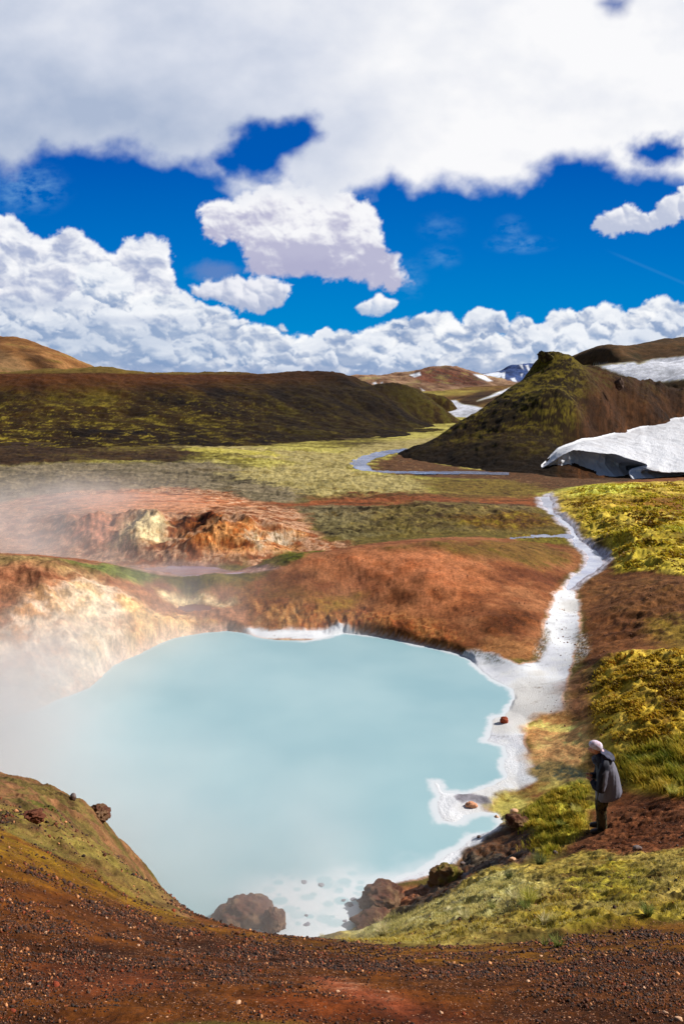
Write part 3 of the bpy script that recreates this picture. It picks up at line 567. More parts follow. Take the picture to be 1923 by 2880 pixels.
# white flats, outlet and stream bed
white = [lin(212, 214, 222), lin(232, 234, 238), lin(224, 226, 232)]
flats = [(540,1446),(560,1440),(620,1448),(740,1444),(790,1440),(860,1450),(960,1472),(1060,1490),(1120,1500),(1190,1522),(1228,1512),(1243,1480),(1250,1420),(1265,1380),(1290,1345),(1322,1355),(1325,1400),(1335,1430),(1320,1500),(1310,1540),(1296,1580),(1290,1630),(1240,1640),(1210,1660),(1205,1700),(1225,1750),(1235,1790),(1200,1810),(1165,1825),(1130,1845),(1130,1870),(1165,1892),(1160,1920),(1110,1935),(1075,1950),(1040,1990),(960,2030),(870,2058),(840,2075),(800,2100),(700,2120),(600,2110),(560,2060),(760,1980),(900,1700),(1000,1560),(800,1480),(560,1470)]
_s, _w = paint(flats, white, n_mid, .004, .008, mo=0, gr=0, we=.35, cut=np.where((GXX > 7.0) | (GYY < 27.3), 1.0, ss(.2, .1, hb))); flatw[_s] = np.maximum(flatw[_s], _w)
edge_w = (ss(.05, .35, _w)*ss(.95, .6, _w))[..., None]; C[_s] = C[_s]*(1-.6*edge_w)+lin(196, 140, 104)*.6*edge_w
fl_ = fbm(GXX[_s]/1.6+.8*n_smo[_s], GYY[_s]/.5, 6, .7, seed=45); sp_ = (n_fine[_s]*.6+n_edge[_s]*.7)
C[_s] = C[_s]*(1-(_w*ss(.15, .5, fl_)*.28)[..., None])
dk_ = (_w*ss(.42, .6, sp_)*ss(0, .5, n_mid[_s]+.2)*(GYY[_s] > 16))[..., None]; C[_s] = C[_s]*(1-.8*dk_)+lin(120, 96, 84)*.8*dk_
paint([(1135,1560),(1250,1600),(1290,1560),(1290,1630),(1210,1640),(1150,1600)], [lin(206, 204, 206), lin(236, 236, 238), lin(150, 120, 96)], n_fine*.8+n_edge*.4, .03, .03, k=.5, lo=-.6, hi=.75)
up = [(1228,1142),(1262,1130),(1275,1145),(1280,1175),(1300,1190),(1322,1205),(1330,1230),(1365,1250),(1395,1270),(1405,1290),(1380,1310),(1345,1330),(1322,1355),(1290,1345),(1300,1325),(1330,1300),(1338,1275),(1310,1250),(1300,1215),(1275,1200),(1258,1180),(1232,1162)]
paint(up, [lin(112, 84, 72), lin(176, 168, 178), lin(206, 204, 214), lin(150, 130, 124)], n_edge*.7+n_fine*.4, .004, .006, mo=0, gr=.1, we=.5)
stain = (flatw*ss(.0, .4, n_big+.5*n_mid)*(GYY < 36))[..., None]; C = C*(1-.45*stain)+lin(196, 188, 172)*.45*stain
# black fringe stones along the outlet
for P4 in ([(1225,1500),(1252,1440),(1262,1450),(1255,1500),(1240,1520),(1222,1520)], [(1322,1430),(1345,1460),(1350,1500),(1318,1530),(1312,1500)]):
    paint(P4, [lin(40, 34, 34), lin(190, 186, 186), lin(60, 50, 46), lin(150, 120, 104)], n_fine, .006, .01, k=.9, lo=-.35, hi=.35)
paint([(1060,1490),(1090,1488),(1140,1506),(1170,1522),(1120,1520),(1080,1505)], [lin(96, 104, 116), lin(190, 196, 206), lin(120, 126, 136)], n_fine, .006, .012, k=.85, lo=-.35, hi=.35)
paint([(1290,1570),(1325,1540),(1345,1600),(1350,1680),(1335,1720),(1325,1650),(1290,1640)], [lin(120, 70, 54), lin(150, 98, 80), lin(104, 60, 42)], n_edge, .02, .02, k=.85)
# sulphur-yellow crust by the person
paint([(1200,1670),(1240,1640),(1290,1635),(1335,1655),(1345,1700),(1340,1745),(1300,1765),(1255,1755),(1220,1750),(1215,1710)], [lin(214, 186, 104), lin(240, 220, 124), lin(226, 172, 104), lin(196, 140, 84), lin(240, 228, 150)], n_edge*.8+n_mid*.3+n_fine*.25, .012, .02, lo=-.5, hi=.5)
paint([(1212,1700),(1240,1680),(1300,1700),(1335,1745),(1300,1765),(1230,1752)], [lin(232, 200, 138), lin(236, 186, 124), lin(212, 154, 100)], n_edge, .03, .03, k=.75)
paint([(1215,1765),(1250,1748),(1300,1758),(1345,1768),(1340,1790),(1290,1800),(1240,1795)], [lin(36, 44, 46), lin(70, 82, 78), lin(176, 150, 96), lin(46, 54, 52)], n_edge*.6+n_fine*.5, .008, .02, we=.5, lo=-.5, hi=.6)
paint([(1120,1860),(1150,1820),(1190,1810),(1240,1790),(1300,1795),(1320,1830),(1290,1870),(1215,1905),(1170,1895)], [lin(150, 90, 66), lin(176, 140, 80), lin(196, 180, 96), lin(110, 60, 44)], n_edge, .01, .02, k=.95)
paint([(1130,1850),(1160,1822),(1200,1828),(1215,1850),(1185,1875),(1150,1878)], [lin(200, 190, 84), lin(216, 206, 110), lin(130, 110, 50)], n_edge, .01, .02, k=.9)
# hummocks by the person
paint([(1210,1850),(1260,1815),(1330,1790),(1370,1800),(1385,1860),(1350,1910),(1290,1955),(1240,1985),(1190,1960),(1165,1920),(1190,1895)], [lin(56, 42, 14), lin(104, 96, 30), lin(150, 144, 56), lin(120, 124, 50), lin(88, 52, 22)], n_edge*.8+n_mid*.4, .01, .02, mo=1, lo=-.5, hi=.55)
# brown soil to the right of the person
paint([(1345,1870),(1420,1830),(1568,1840),(2400,1830),(2400,2100),(1568,1990),(1420,1985),(1320,1990),(1250,2000),(1290,1950),(1350,1905)], [lin(70, 36, 20), lin(104, 58, 36), lin(138, 86, 62), lin(92, 48, 28)], n_mid*.4+n_edge*.7+n_fine*.3, .015, .02, mo=.05, gr=.5)
# mud and dark bank
paint([(1040,2000),(1075,1955),(1120,1925),(1170,1905),(1220,1920),(1240,1965),(1180,1990),(1120,2020),(1060,2065),(980,2085),(900,2110),(840,2110),(850,2060),(960,2035)], [lin(60, 50, 48), lin(96, 84, 80), lin(110, 74, 56), lin(44, 38, 38)], n_edge*.7+n_fine*.4, .008, .02, we=.6, mo=0)
paint([(860,2060),(960,2030),(1000,2040),(950,2075),(880,2085)], [lin(176, 112, 84), lin(150, 90, 66)], n_edge, .01, .02, k=.9, we=.5)
# grass slope
paint([(760,2170),(760,2110),(900,2098),(980,2075),(1040,2050),(1100,2005),(1180,1985),(1240,1985),(1330,1955),(1420,1970),(1568,1950),(2400,1990),(2400,2200),(1568,2110),(1400,2135),(1300,2150),(1200,2155),(1100,2172),(1000,2176),(860,2166)], [lin(66, 46, 20), lin(104, 86, 38), lin(150, 134, 70), lin(116, 96, 42), lin(80, 52, 24)], n_mid*.5+n_edge*.6+n_fine*.2, .012, .02, mo=1, gr=.05, lo=-.6, hi=.6)
paint([(800,2130),(900,2100),(1040,2060),(1150,2010),(1230,2040),(1200,2090),(1050,2130),(900,2150)], [lin(126, 126, 76), lin(168, 168, 110), lin(190, 184, 134)], n_edge, .03, .03, k=.75)
paint([(1300,2010),(1420,1990),(1500,2030),(1480,2080),(1400,2095),(1320,2070),(1290,2040)], [lin(36, 28, 10), lin(90, 80, 22), lin(160, 150, 50), lin(128, 112, 36)], n_edge*.8+n_mid*.3, .02, .03, mo=1, k=.9)
paint([(1180,2120),(1300,2100),(1420,2120),(1568,2090),(1568,2115),(1400,2140),(1250,2150)], [lin(128, 112, 26), lin(156, 142, 40)], n_edge, .02, .03, k=.7)
# near gravel slope and the outcrop
paint([(-900,2080),(-900,1750),(0,1772),(60,1780),(110,1815),(170,1832),(215,1850),(250,1880),(248,1905),(300,1935),(322,1970),(330,2005),(370,2040),(440,2092),(455,2112),(300,2060),(120,1960),(0,1905)], [lin(78, 58, 40), lin(112, 98, 58), lin(130, 92, 70), lin(98, 94, 48)], n_edge*.7+n_mid*.5, .006, .01, mo=.4, gr=.3)
paint([(-900,1800),(0,1850),(130,1900),(260,1985),(380,2075),(440,2110),(300,2062),(100,1960),(-900,1890)], [lin(84, 76, 36), lin(116, 104, 48), lin(78, 58, 32)], n_edge, .02, .03, k=.75, mo=1)
paint([(-900,1880),(0,1900),(60,1935),(180,1985),(300,2055),(440,2108),(560,2122),(700,2140),(800,2162),(950,2182),(1100,2182),(1300,2158),(1568,2125),(2600,2180),(2600,2600),(-900,2600)], [lin(58, 30, 10), lin(88, 47, 16), lin(110, 62, 22), lin(76, 40, 12)], n_mid*.6+n_edge*.5+n_big*.3, .012, .015, mo=.05, gr=1)
paint([(-900,1900),(0,1905),(60,1940),(180,1990),(300,2055),(440,2108),(420,2125),(300,2085),(170,2030),(0,1975),(-900,1960)], [lin(120, 86, 20), lin(150, 118, 28), lin(104, 62, 22)], n_edge, .02, .03, k=.75, mo=.4, gr=.5)
paint([(-900,2000),(0,2020),(200,2060),(420,2125),(700,2175),(1000,2215),(1200,2215),(1568,2180),(2400,2200),(2400,2080),(1568,2120),(1200,2160),(900,2180),(600,2135),(440,2115),(200,2020),(-900,1970)], [lin(96, 54, 16), lin(124, 82, 20), lin(92, 46, 18)], n_edge*.6+n_big*.7, .03, .03, k=.85, mo=.2, gr=.7)
pp = [(700,2240),(760,2240),(860,2275),(960,2310),(1010,2345),(960,2350),(860,2310),(760,2275)]
paint(pp, [lin(120, 56, 36), lin(168, 92, 70), lin(206, 150, 130)], n_fine*.6+n_edge*.6, .03, .03, k=.8, gr=.3)
paint([(600,2290),(900,2280),(1100,2330),(1300,2400),(700,2400)], [lin(104, 42, 22), lin(124, 52, 28)], n_edge, .06, .05, k=.5, gr=.5)
paint([(60,2210),(250,2200),(420,2230),(380,2270),(200,2290),(80,2260)], [lin(96, 46, 28), lin(112, 56, 34)], n_edge, .04, .05, k=.8, gr=.25)
# white rim right at the waterline and yellow-white stain above it on the left
rim = ss(.12, 0, -dpool)*ss(-.1, .1, GXX+1.0)*(GYY > 12.5)*ss(.32, .12, hb)
C = C*(1-.75*rim[..., None])+lin(222, 224, 228)*.75*rim[..., None]; grav *= 1-rim; moss *= 1-rim
rim2 = ss(.22, 0, -dpool)*ss(.1, -.1, GXX+1.0)*(GYY > 18); C = C*(1-.6*rim2[..., None])+lin(226, 196, 180)*.6*rim2[..., None]
# ---------------------------------------------------------------- relief
z = hb.copy()
fl = ss(.06, .4, np.abs(hb))                                  # the flats stay flat
near = ss(26, 8, R_)
z += moss*ss(150, 60, R_)*(.05+.05*ss(10, 40, R_))*(billow(GXX/.55+.3*n_edge, GYY/.45, 4, .55, seed=40)*.9+n_mid*.8)*np.where(R_ < 12, .7, 1)
rough_area = (1-moss)*fl*(1-.92*flatw)
z += rough_area*(.06*n_mid+.035*n_edge+.016*n_fine)*np.where(R_ < 8, .4, 1)
z += grav*.012*n_fine*near
# lumps and gullies on the geothermal rise and the pale bank
def bumps(pts, amp, sc, soft=.02, seed=0, ridged=True):
    p = region(pts); w = ss(-soft, soft*2, sdf(A_, LR_, p)); s = w > 0
    if not s.any(): return
    q = billow(GXX[s]/sc, GYY[s]/sc, 4, .55, seed=seed) if ridged else fbm(GXX[s]/sc, GYY[s]/sc, 5, .55, seed=seed)
    z[s] += w[s]*amp*q
bumps([(130,1185),(300,1180),(520,1185),(690,1215),(700,1255),(560,1280),(420,1290),(250,1280),(140,1240)], .75, 3.2, .02, 51)
bumps([(0,1280),(200,1300),(340,1350),(540,1370),(560,1440),(440,1455),(300,1508),(200,1580),(0,1640)], .30, 1.9, .02, 52)
bumps([(560,1380),(700,1370),(860,1390),(1040,1440),(1040,1480),(860,1452),(700,1462),(570,1445)], .22, 1.1, .015, 53)
bumps([(0,1780),(200,1850),(320,1980),(430,2090),(300,2050),(0,1900)], .16, .8, .015, 54)
bumps([(1350,1510),(1568,1495),(1700,1500),(1700,1730),(1400,1720)], .20, .8, .02, 55)
bumps([(1300,1120),(1568,1110),(1568,1320),(1420,1310),(1300,1190)], .34, 1.5, .02, 56)
bumps([(1180,1850),(1330,1790),(1380,1860),(1290,1955),(1200,1975)], .16, .6, .015, 57)
bumps([(1060,1950),(1200,1915),(1240,1965),(1120,2020),(980,2085),(860,2100)], .12, .4, .01, 58)
bumps([(860,2150),(1000,2075),(1120,2005),(1240,1990),(1420,1975),(1700,1960),(1700,2110),(1300,2150),(1000,2170)], .13, .5, .02, 61)
bumps([(620,1320),(780,1262),(1000,1240),(1240,1240),(1330,1290),(1240,1480),(1100,1490),(860,1455),(700,1460)], .10, 2.2, .02, 62, False)
bumps([(1350,1330),(1568,1330),(1700,1330),(1700,1500),(1360,1490)], .16, 1.1, .02, 63)
bumps([(1260,1990),(1340,1930),(1420,1840),(1700,1840),(1700,1980),(1420,1975)], .07, .3, .01, 64)
bumps([(-200,1030),(1000,1030),(1000,1160),(-200,1160)], .28, 2.6, .03, 59)
bumps([(700,1165),(1260,1165),(1260,1225),(760,1238)], .32, 2.0, .02, 60)
# shore: dips under the water inside the pool outline
k = ss(0, .22, -dpool)
z = np.where((dpool <= 0) & (GYY > 9) & (GYY < 40), np.maximum(z, .012+.01*n_edge), z); fw_ = ss(.2, .9, flatw); z = np.where(dpool <= 0, z*(1-fw_)+np.maximum(z, .004+.05*ss(0, .6, -dpool))*fw_, z)
z = np.where(dpool > 0, -.003-np.minimum(dpool*.55, .9), -.003+(z+.003)*(ss(0, .12, -dpool)*fw_+k*(1-fw_)))
# puddle ring in the flats, small basin and creek and stream channel
def sink(pts, dz, soft=.004, f=F):
    p = region(pts, f); w = ss(-soft, soft, sdf(A_, LR_, p)); z[...] = z-w*dz; return p, w
puddle = [(1040,1856),(1052,1845),(1080,1840),(1115,1841),(1128,1850),(1100,1857),(1075,1858),(1060,1866),(1045,1864)]
_p, wpud = sink(puddle, .0, .003); C = C*(1-.8*wpud[..., None])+lin(126, 124, 146)*.8*wpud[..., None]; wet[...] = np.maximum(wet, wpud)
stream_up = [(1240,1140),(1258,1138),(1268,1150),(1266,1170),(1290,1190),(1312,1206),(1322,1232),(1360,1252),(1388,1270),(1396,1288),(1368,1306),(1340,1322),(1318,1340),(1300,1352),(1296,1344),(1308,1322),(1345,1298),(1352,1276),(1322,1252),(1308,1215),(1284,1196),(1260,1178),(1246,1158)]
braid = [(806,1068),(815,1058),(850,1046),(880,1038),(930,1032),(940,1035),(890,1044),(850,1056),(832,1068),(850,1079),(900,1084),(980,1084),(1060,1082),(1160,1085),(1160,1089),(1060,1087),(980,1089),(880,1089),(828,1082)]
creek = [(330,1302),(400,1298),(500,1300),(630,1301),(560,1312),(450,1320),(380,1316)]
side = [(1165,1231),(1220,1229),(1296,1226),(1310,1232),(1296,1235),(1230,1233),(1170,1235)]
basin = [(402,1396),(440,1392),(486,1394),(480,1404),(440,1409),(412,1405)]
zs0 = z.copy()
ws = {}
for nm, pts, dz in (('stream', stream_up, .10), ('braid', braid, .30), ('creek', creek, .08), ('side', side, .08), ('basin', basin, .1)):
    ws[nm] = sink(pts, dz, .004)[1]
whiteish = ss(.40, .6, C.min(-1))[..., None]
bank_r = (ss(9, 14, R_)*ss(.12, .2, A_)*moss)[..., None]
grit_k = 1-.8*mound_w
CF = C*(1+.12*moss[..., None]+.35*bank_r)*(1+(.75*grit_k*np.clip(n_grit, -.7, .7)*ss(90, 45, R_))[..., None])
lum_ = C.mean(-1); bl_ = .66+.26*ss(.16, .40, lum_)+.24*moss*ss(40, 55, R_)+.2*moss*ss(14, 10, R_)
wall = (ss(.45, .2, -dpool)*ss(-.05, .02, -dpool)*ss(.14, .3, hb)*ss(12, 15, GYY)*ss(-3.5, -2.2, GXX))[..., None]; CF = CF*(1-.85*wall)+lin(84, 50, 28)*.85*wall
CF = vivid(CF*np.stack([1.0+0*bl_, .955-.05*moss*ss(40, 55, R_), bl_], -1), 1.0)*(1-.22*(1-moss[..., None])*ss(30, 10, R_)[..., None])
CF = CF*(1-whiteish)+C*whiteish
ground_m = ground_mat('ground_surface', gravel=True, bump=.7, dist=.03)
Vg = np.stack([GXX, GYY, z], -1).reshape(-1, 3)
ground = np_mesh('ground', Vg, grid_faces(*A_.shape), ground_m, col=CF.reshape(-1, 3), attrs={'gravel': grav, 'wet': wet, 'calm': np.maximum(flatw*.85, whiteish[..., 0])})
tag(ground, 'valley floor and slopes of red earth, gravel, moss and white mud', 'ground', kind='structure')
# ground height lookup on the final surface
def gh(x, y):
    x = np.atleast_1d(np.asarray(x, float)); y = np.atleast_1d(np.asarray(y, float))
    a = np.arctan2(x, y); r = np.hypot(x, y)
    i = np.interp(a, az, np.arange(len(az))); j = np.interp(r, rad, np.arange(len(rad)))
    i0 = np.clip(i.astype(int), 0, len(az)-2); j0 = np.clip(j.astype(int), 0, len(rad)-2); fi = i-i0; fj = j-j0
    return z[j0, i0]*(1-fi)*(1-fj)+z[j0, i0+1]*fi*(1-fj)+z[j0+1, i0]*(1-fi)*fj+z[j0+1, i0+1]*fi*fj
def ghit(px, py, f=1.0): return hit(px*f, py*f, hf=gh)
# outer land out to the horizon
def outer():
    a2 = np.radians(np.linspace(-180, 180, 181)); r2 = np.concatenate([np.linspace(215, 600, 30), np.geomspace(640, 9000, 20)])
    A, R, X, Y = make_grid(a2, r2)
    Z = -.4+0*R-.6*ss(215, 260, R)+1.5*fbm(X/120, Y/120, 4, seed=70)*ss(230, 500, R)-14*ss(400, 3000, R)
    c = mix3(fbm(X/60, Y/60, 5, seed=71), [lin(70, 50, 30), lin(100, 84, 48), lin(120, 90, 60)])
    o = np_mesh('far_ground', np.stack([X, Y, Z], -1).reshape(-1, 3), grid_faces(*A.shape), far_m, col=c.reshape(-1, 3))
    tag(o, 'low brown land reaching to the horizon between the hills', 'ground', kind='structure')
# ================================================================ water
def water_mat(name, deep, rough=.12, spec=.5, ripple=3.0, strength=.25, dist=.02, var=.06, second=None, vscale=.25):
    m, ns, ls = new_mat(name); B = ns['Principled BSDF']; geo = N(ns, 'ShaderNodeNewGeometry'); P = geo.outputs['Position']
    n = noise_node(ns, ls, vscale, 3, .5, P); n2 = noise_node(ns, ls, ripple, 4, .6, P)
    mx = N(ns, 'ShaderNodeMix', data_type='RGBA'); ls.new(mth(ns, ls, 'MULTIPLY_ADD', n.outputs['Fac'], 3.2, -1.1, clamp=True), mx.inputs[0])
    mx.inputs[6].default_value = (*deep, 1); mx.inputs[7].default_value = (*(second if second is not None else deep*(1-var)), 1)
    at = N(ns, 'ShaderNodeAttribute', attribute_name='shallow')
    m2 = N(ns, 'ShaderNodeMix', data_type='RGBA'); ls.new(at.outputs['Fac'], m2.inputs[0]); ls.new(mx.outputs[2], m2.inputs[6]); m2.inputs[7].default_value = (*lin(208, 214, 219), 1)
    ls.new(m2.outputs[2], B.inputs['Base Color']); B.inputs['Roughness'].default_value = rough; B.inputs['Specular IOR Level'].default_value = spec
    bp = N(ns, 'ShaderNodeBump'); bp.inputs['Strength'].default_value = strength; bp.inputs['Distance'].default_value = dist
    ls.new(n2.outputs['Fac'], bp.inputs['Height']); ls.new(bp.outputs[0], B.inputs['Normal'])
    return m
pool_m = water_mat('milky_blue_water', lin(157, 189, 196), .4, .3, 5., .15, .012, second=lin(138, 176, 186))
sel = (dpool > -.12)
f = grid_faces(*A_.shape, keep=sel); f = f.reshape(-1, 4)
Vp = np.stack([GXX, GYY, np.zeros(GXX.shape)], -1).reshape(-1, 3)
shal = (ss(.20, .05, dpool+.12*n_smo+.05*n_fine)*.7*ss(-.4, .4, GXX+1.5)+ss(.2, 0, dpool)*.35)
shal = np.maximum(shal, ss(14.2, 13.1, GYY+.5*n_smo-.18*GXX)*ss(-2.6, -1.0, GXX+.5*n_smo)*np.clip(1.0+.5*n_smo+.3*n_fine, 0, 1)*.92)
R5 = np.random.RandomState(21); hol = np.zeros(A_.shape); zone = (GYY > 11) & (GYY < 15.5) & (GXX > -3.5) & (GXX < 2.5)
for _ in range(44):
    hx, hy = at_z(R5.uniform(740, 1060), R5.uniform(2450, 2630), 0)[:2]; hr = R5.uniform(.03, .12)
    hol[zone] = np.maximum(hol[zone], ss(1.1, .75, np.hypot((GXX[zone]-hx)/1.3, GYY[zone]-hy)/hr+.35*n_smo[zone])*R5.uniform(.5, 1))
shal = shal*(1-.85*hol)
Vp, f, sh_ = compact(Vp, f, shal.reshape(-1))
pool = np_mesh('water', Vp, f, pool_m, attrs={'shallow': sh_})
tag(pool, 'milky pale blue water of the steaming hot pool', 'water', kind='structure')
def stream_sheet(name, key, mat, lift, label):
    w = ws[key] > .08
    f = grid_faces(*A_.shape, keep=w)
    V = np.stack([GXX, GYY, zs0+lift], -1).reshape(-1, 3)
    V, f, = compact(V, f)
    tag(np_mesh(name, V, f, mat, attrs={'shallow': np.zeros(len(V))}), label, 'water', kind='structure')
# level the water across each channel
def level(key, lift):
    w = ws[key] > .02; ii, jj = np.where(w)
    if not len(ii): return
    i0, i1 = ii.min(), ii.max()
    for i in range(i0, i1+1):
        m_ = w[i]
        if m_.any():
            zz = zs0[i, m_]; zs0[i, m_] = .1*zz+.9*np.median(zz)
for kk_ in ws: level(kk_, 0)
for _ in range(6): zs0[1:-1] = (zs0[:-2]+zs0[1:-1]+zs0[2:])/3
wm = water_mat('milky_stream_water', lin(214, 218, 230), .2, .6, 6., .5, .05, second=lin(186, 190, 212), vscale=1.6)
wb = water_mat('clear_stream_water', lin(120, 126, 152), .15, .8, 4., .6, .05, second=lin(150, 156, 180), vscale=.8)
wc = water_mat('pinkish_creek_water', lin(140, 112, 120), .15, .8, 4., .4, .04, second=lin(160, 130, 134), vscale=.8)
wo = water_mat('rusty_pool_water', lin(124, 78, 62), .12, .8, 4., .2, .02)
stream_sheet('stream', 'stream', wm, -.055, 'white milky stream winding down to the hot pool')
stream_sheet('stream', 'braid', wb, .03, 'thin grey river bending below the cone shaped hill')
stream_sheet('creek', 'creek', wc, -.04, 'shallow pinkish creek between the red banks')
stream_sheet('creek', 'side', wb, -.04, 'narrow side brook joining the white stream from the left')
stream_sheet('water', 'basin', wo, -.05, 'small rust brown pool in the pale bank')
# ================================================================ hills, mountains, snow
hill_m = ground_mat('hill_surface', gains=(.45, .45, .35), scales=(.12, .7, 3.5), bump=.8, dist=.35)
far_m = ground_mat('far_surface', gains=(.3, .35, .2), scales=(.02, .09, .5), bump=.5, dist=1.5)
snow_m = plain_mat('snow', lin(226, 228, 236), .75, .3, .04, 3., .6, .12)
outer()
def rbf_surface(P, sc=1.0, eps=.5):
    P = np.array(P, float); x = P[:, 0]/sc; y = P[:, 1]/sc; n = len(P)
    D = np.sqrt((x[:, None]-x)**2+(y[:, None]-y)**2+eps*eps)
    A = np.zeros((n+3, n+3)); A[:n, :n] = D; A[:n, n] = 1; A[:n, n+1] = x; A[:n, n+2] = y; A[n, :n] = 1; A[n+1, :n] = x; A[n+2, :n] = y
    w = np.linalg.solve(A, np.concatenate([P[:, 2], [0, 0, 0]]))
    def fn(X, Y):
        X = X/sc; Y = Y/sc; Z = w[n]+w[n+1]*X+w[n+2]*Y
        for i in range(n): Z = Z+w[i]*np.sqrt((X-x[i])**2+(Y-y[i])**2+eps*eps)
        return Z
    return fn
def hill(name, ctrl, raw, azr, rr, naz, nr, colfn, relief, label, mat=None, floor=-3.0, sc=20., eps=.15, kind='structure'):
    P = [at_y(a, b, c) if c > 0 else at_z(a, b, -c) for a, b, c in ctrl]+[np.array(q, float) for q in raw]
    fn = rbf_surface(P, sc, eps)
    A, R, X, Y = make_grid(np.radians(np.linspace(azr[0], azr[1], naz)), np.linspace(rr[0], rr[1], nr) if rr[1]/rr[0] < 2.5 else np.geomspace(rr[0], rr[1], nr))
    Z = fn(X, Y)
    Z = Z+relief(X, Y, Z)
    keep = Z > floor
    V = np.stack([X, Y, np.maximum(Z, floor)], -1).reshape(-1, 3)
    gy = np.gradient(Z, axis=1)/(np.gradient(X, axis=1)+1e-9)
    c = colfn(X, Y, Z, A)
    f = grid_faces(nr, naz, keep)
    V, f, cc = compact(V, f, c.reshape(-1, 3))
    o = np_mesh(name, V, f, mat or hill_m, col=np.where(cc.min(-1, keepdims=True) > .5, cc, vivid(np.clip(cc, 0, 1)*(np.array([1.0, .94, .62]) if mat is None else np.array([1.0, .97, .93])), 1.0)))
    tag(o, label, 'hill', kind=kind)
    return o, fn
def backs(ctrl, k, n, drop):
    """points behind a crest, so that the ground falls away there"""
    out = []
    for a, b, c in ctrl[:n]:
        p = at_y(a, b, c); out.append((p[0]*k, p[1]*k, p[2]-drop))
    return out
def rockmix(X, Y, s, seed): return fbm(X/s, Y/s, 6, .62, seed=seed)
def blend(c, w, col): w = np.clip(w, 0, 1)[..., None]; return c*(1-w)+col*w
def pxmask(pts, A, ys, X, Y, Z, soft=.004, jit=None):
    """mask from an outline given as directions, for far slopes that face the viewer"""
    q = [(math.atan2(float(d[0]), float(d[1])), float(d[2])/math.hypot(float(d[0]), float(d[1]))) for d in (ray(a, b) for a, b in pts)]
    el = (Z-CAMZ)/np.hypot(X, Y)
    d = sdf(A, el, q)
    if jit is not None: d = d+jit
    return ss(-soft, soft, d)
# long dark hill on the left
cL = [(-900,1035,150),(-400,1038,150),(0,1046,150),(200,1053,150),(460,1070,155),(700,1079,165),(950,1084,175),(1100,1082,180),(1150,1090,182),(1180,1104,183),(1230,1141,184),(1290,1188,186),
 (-400,1110,134),(0,1110,134),(300,1122,136),(600,1128,143),(900,1132,155),(1080,1128,166),(1160,1150,172),
 (-400,1195,112),(0,1195,112),(300,1200,116),(600,1200,124),(900,1190,140),(1100,1185,156),(1220,1195,168),
 (-400,1295,-1.8),(0,1292,-1.6),(400,1280,-1.3),(700,1262,-1.1),(900,1243,-.9),(1100,1232,-.7),(1230,1218,-.5),(1330,1215,-.2)]
rL = [(26,214,-5),(31,213,-5),(37,224,-5),(-60,200,13),(0,215,12),(-160,160,12),(30,225,5),(-60,260,10),(60,200,-4),(40,240,-3),(75,170,-3),(0,280,4),(-130,60,1.0),(-100,85,1.2),(50,150,-3)]
def colL(X, Y, Z, A):
    n = rockmix(X, Y, 26, 101); m = fbm(X/9+Y/30, Y/4-Z/2, 6, .66, seed=102); q = fbm(X/1.8, Z/.6+Y/4, 6, .8, seed=103)
    t = (Z-1)/10.
    c = mix3(n*.6+m*.6, [lin(28, 18, 9), lin(50, 34, 16), lin(62, 40, 21), lin(40, 30, 14)])
    c = blend(c, ss(-.15, .45, m*.6+q*.55+n*.35+.02)*ss(1.0, .65, t)*.85, lin(104, 90, 32))
    c = blend(c, ss(.14, .30, q*.9+m*.3)*ss(.75, .2, t)*ss(10, -30, X)*.9, lin(166, 150, 62))
    c = blend(c, ss(.6, .95, t+.12*m)*ss(20, -60, X)*.8, lin(104, 60, 34))
    c = blend(c, ss(1.03, 1.07, t+.03*m-.02)*ss(-10, -50, X)*.5, lin(150, 136, 76))
    c = blend(c, ss(5, 25, X)*ss(.0, .4, m+q*.5)*ss(1.0, .4, t)*.5, lin(96, 98, 30))
    c = blend(c, ss(-45, 0, X)*ss(28, 10, X)*ss(.9, .3, np.abs(t-.4)+.3*m)*.62, lin(20, 14, 6))
    return c*.9
hill('hill', cL, rL+backs(cL, 1.06, 12, 2.2), (-40, 12), (70, 290), 720, 420, colL, lambda X, Y, Z: 0.8*ss(1, 5, Z)*fbm(X/22+Y/60, Y/40, 3, .5, seed=106)+.5*fbm(X/8, Y/8, 5, seed=104)+.3*fbm(X/2.0, Y/2.0, 5, .6, seed=105), 'long dark brown and moss green hill closing the valley on the left')
# pointed cone hill on the right
cK = [(1530,996,110),(1550,1000,111),(1572,1006,112),(1600,1015,113),(1660,1033,116),(1700,1050,118),(1780,1062,121),(1850,1079,124),(1923,1092,127),(2100,1112,130),(2400,1130,134),
 (1516,1018,109),(1500,1040,108.5),(1440,1086,106.5),(1370,1136,104.5),(1300,1186,103.5),(1235,1228,101),(1180,1258,99),(1130,1272,98),
 (1150,1292,-.5),(1250,1303,-.5),(1330,1315,-.5),(1400,1325,-.5),(1530,1330,-.6),
 (1590,1060,104),(1600,1120,99),(1625,1190,94),(1570,1265,86),(1500,1180,93),(1440,1230,89),(1380,1220,93),(1500,1090,102),
 (1640,1262,93),(1700,1160,103),(1700,1254,99),(1800,1140,112),(1800,1228,109),(1923,1150,119),(1923,1208,116),(2200,1205,122)]
rK = [(34,150,-2),(10,140,-2),(60,170,0),(90,150,10),(20,165,-3),(5,100,-1.5),(2,120,-2.5),(14,128,-1),(22,140,-1),(32,140,3),(120,110,12),(80,90,4),(50,78,1)]
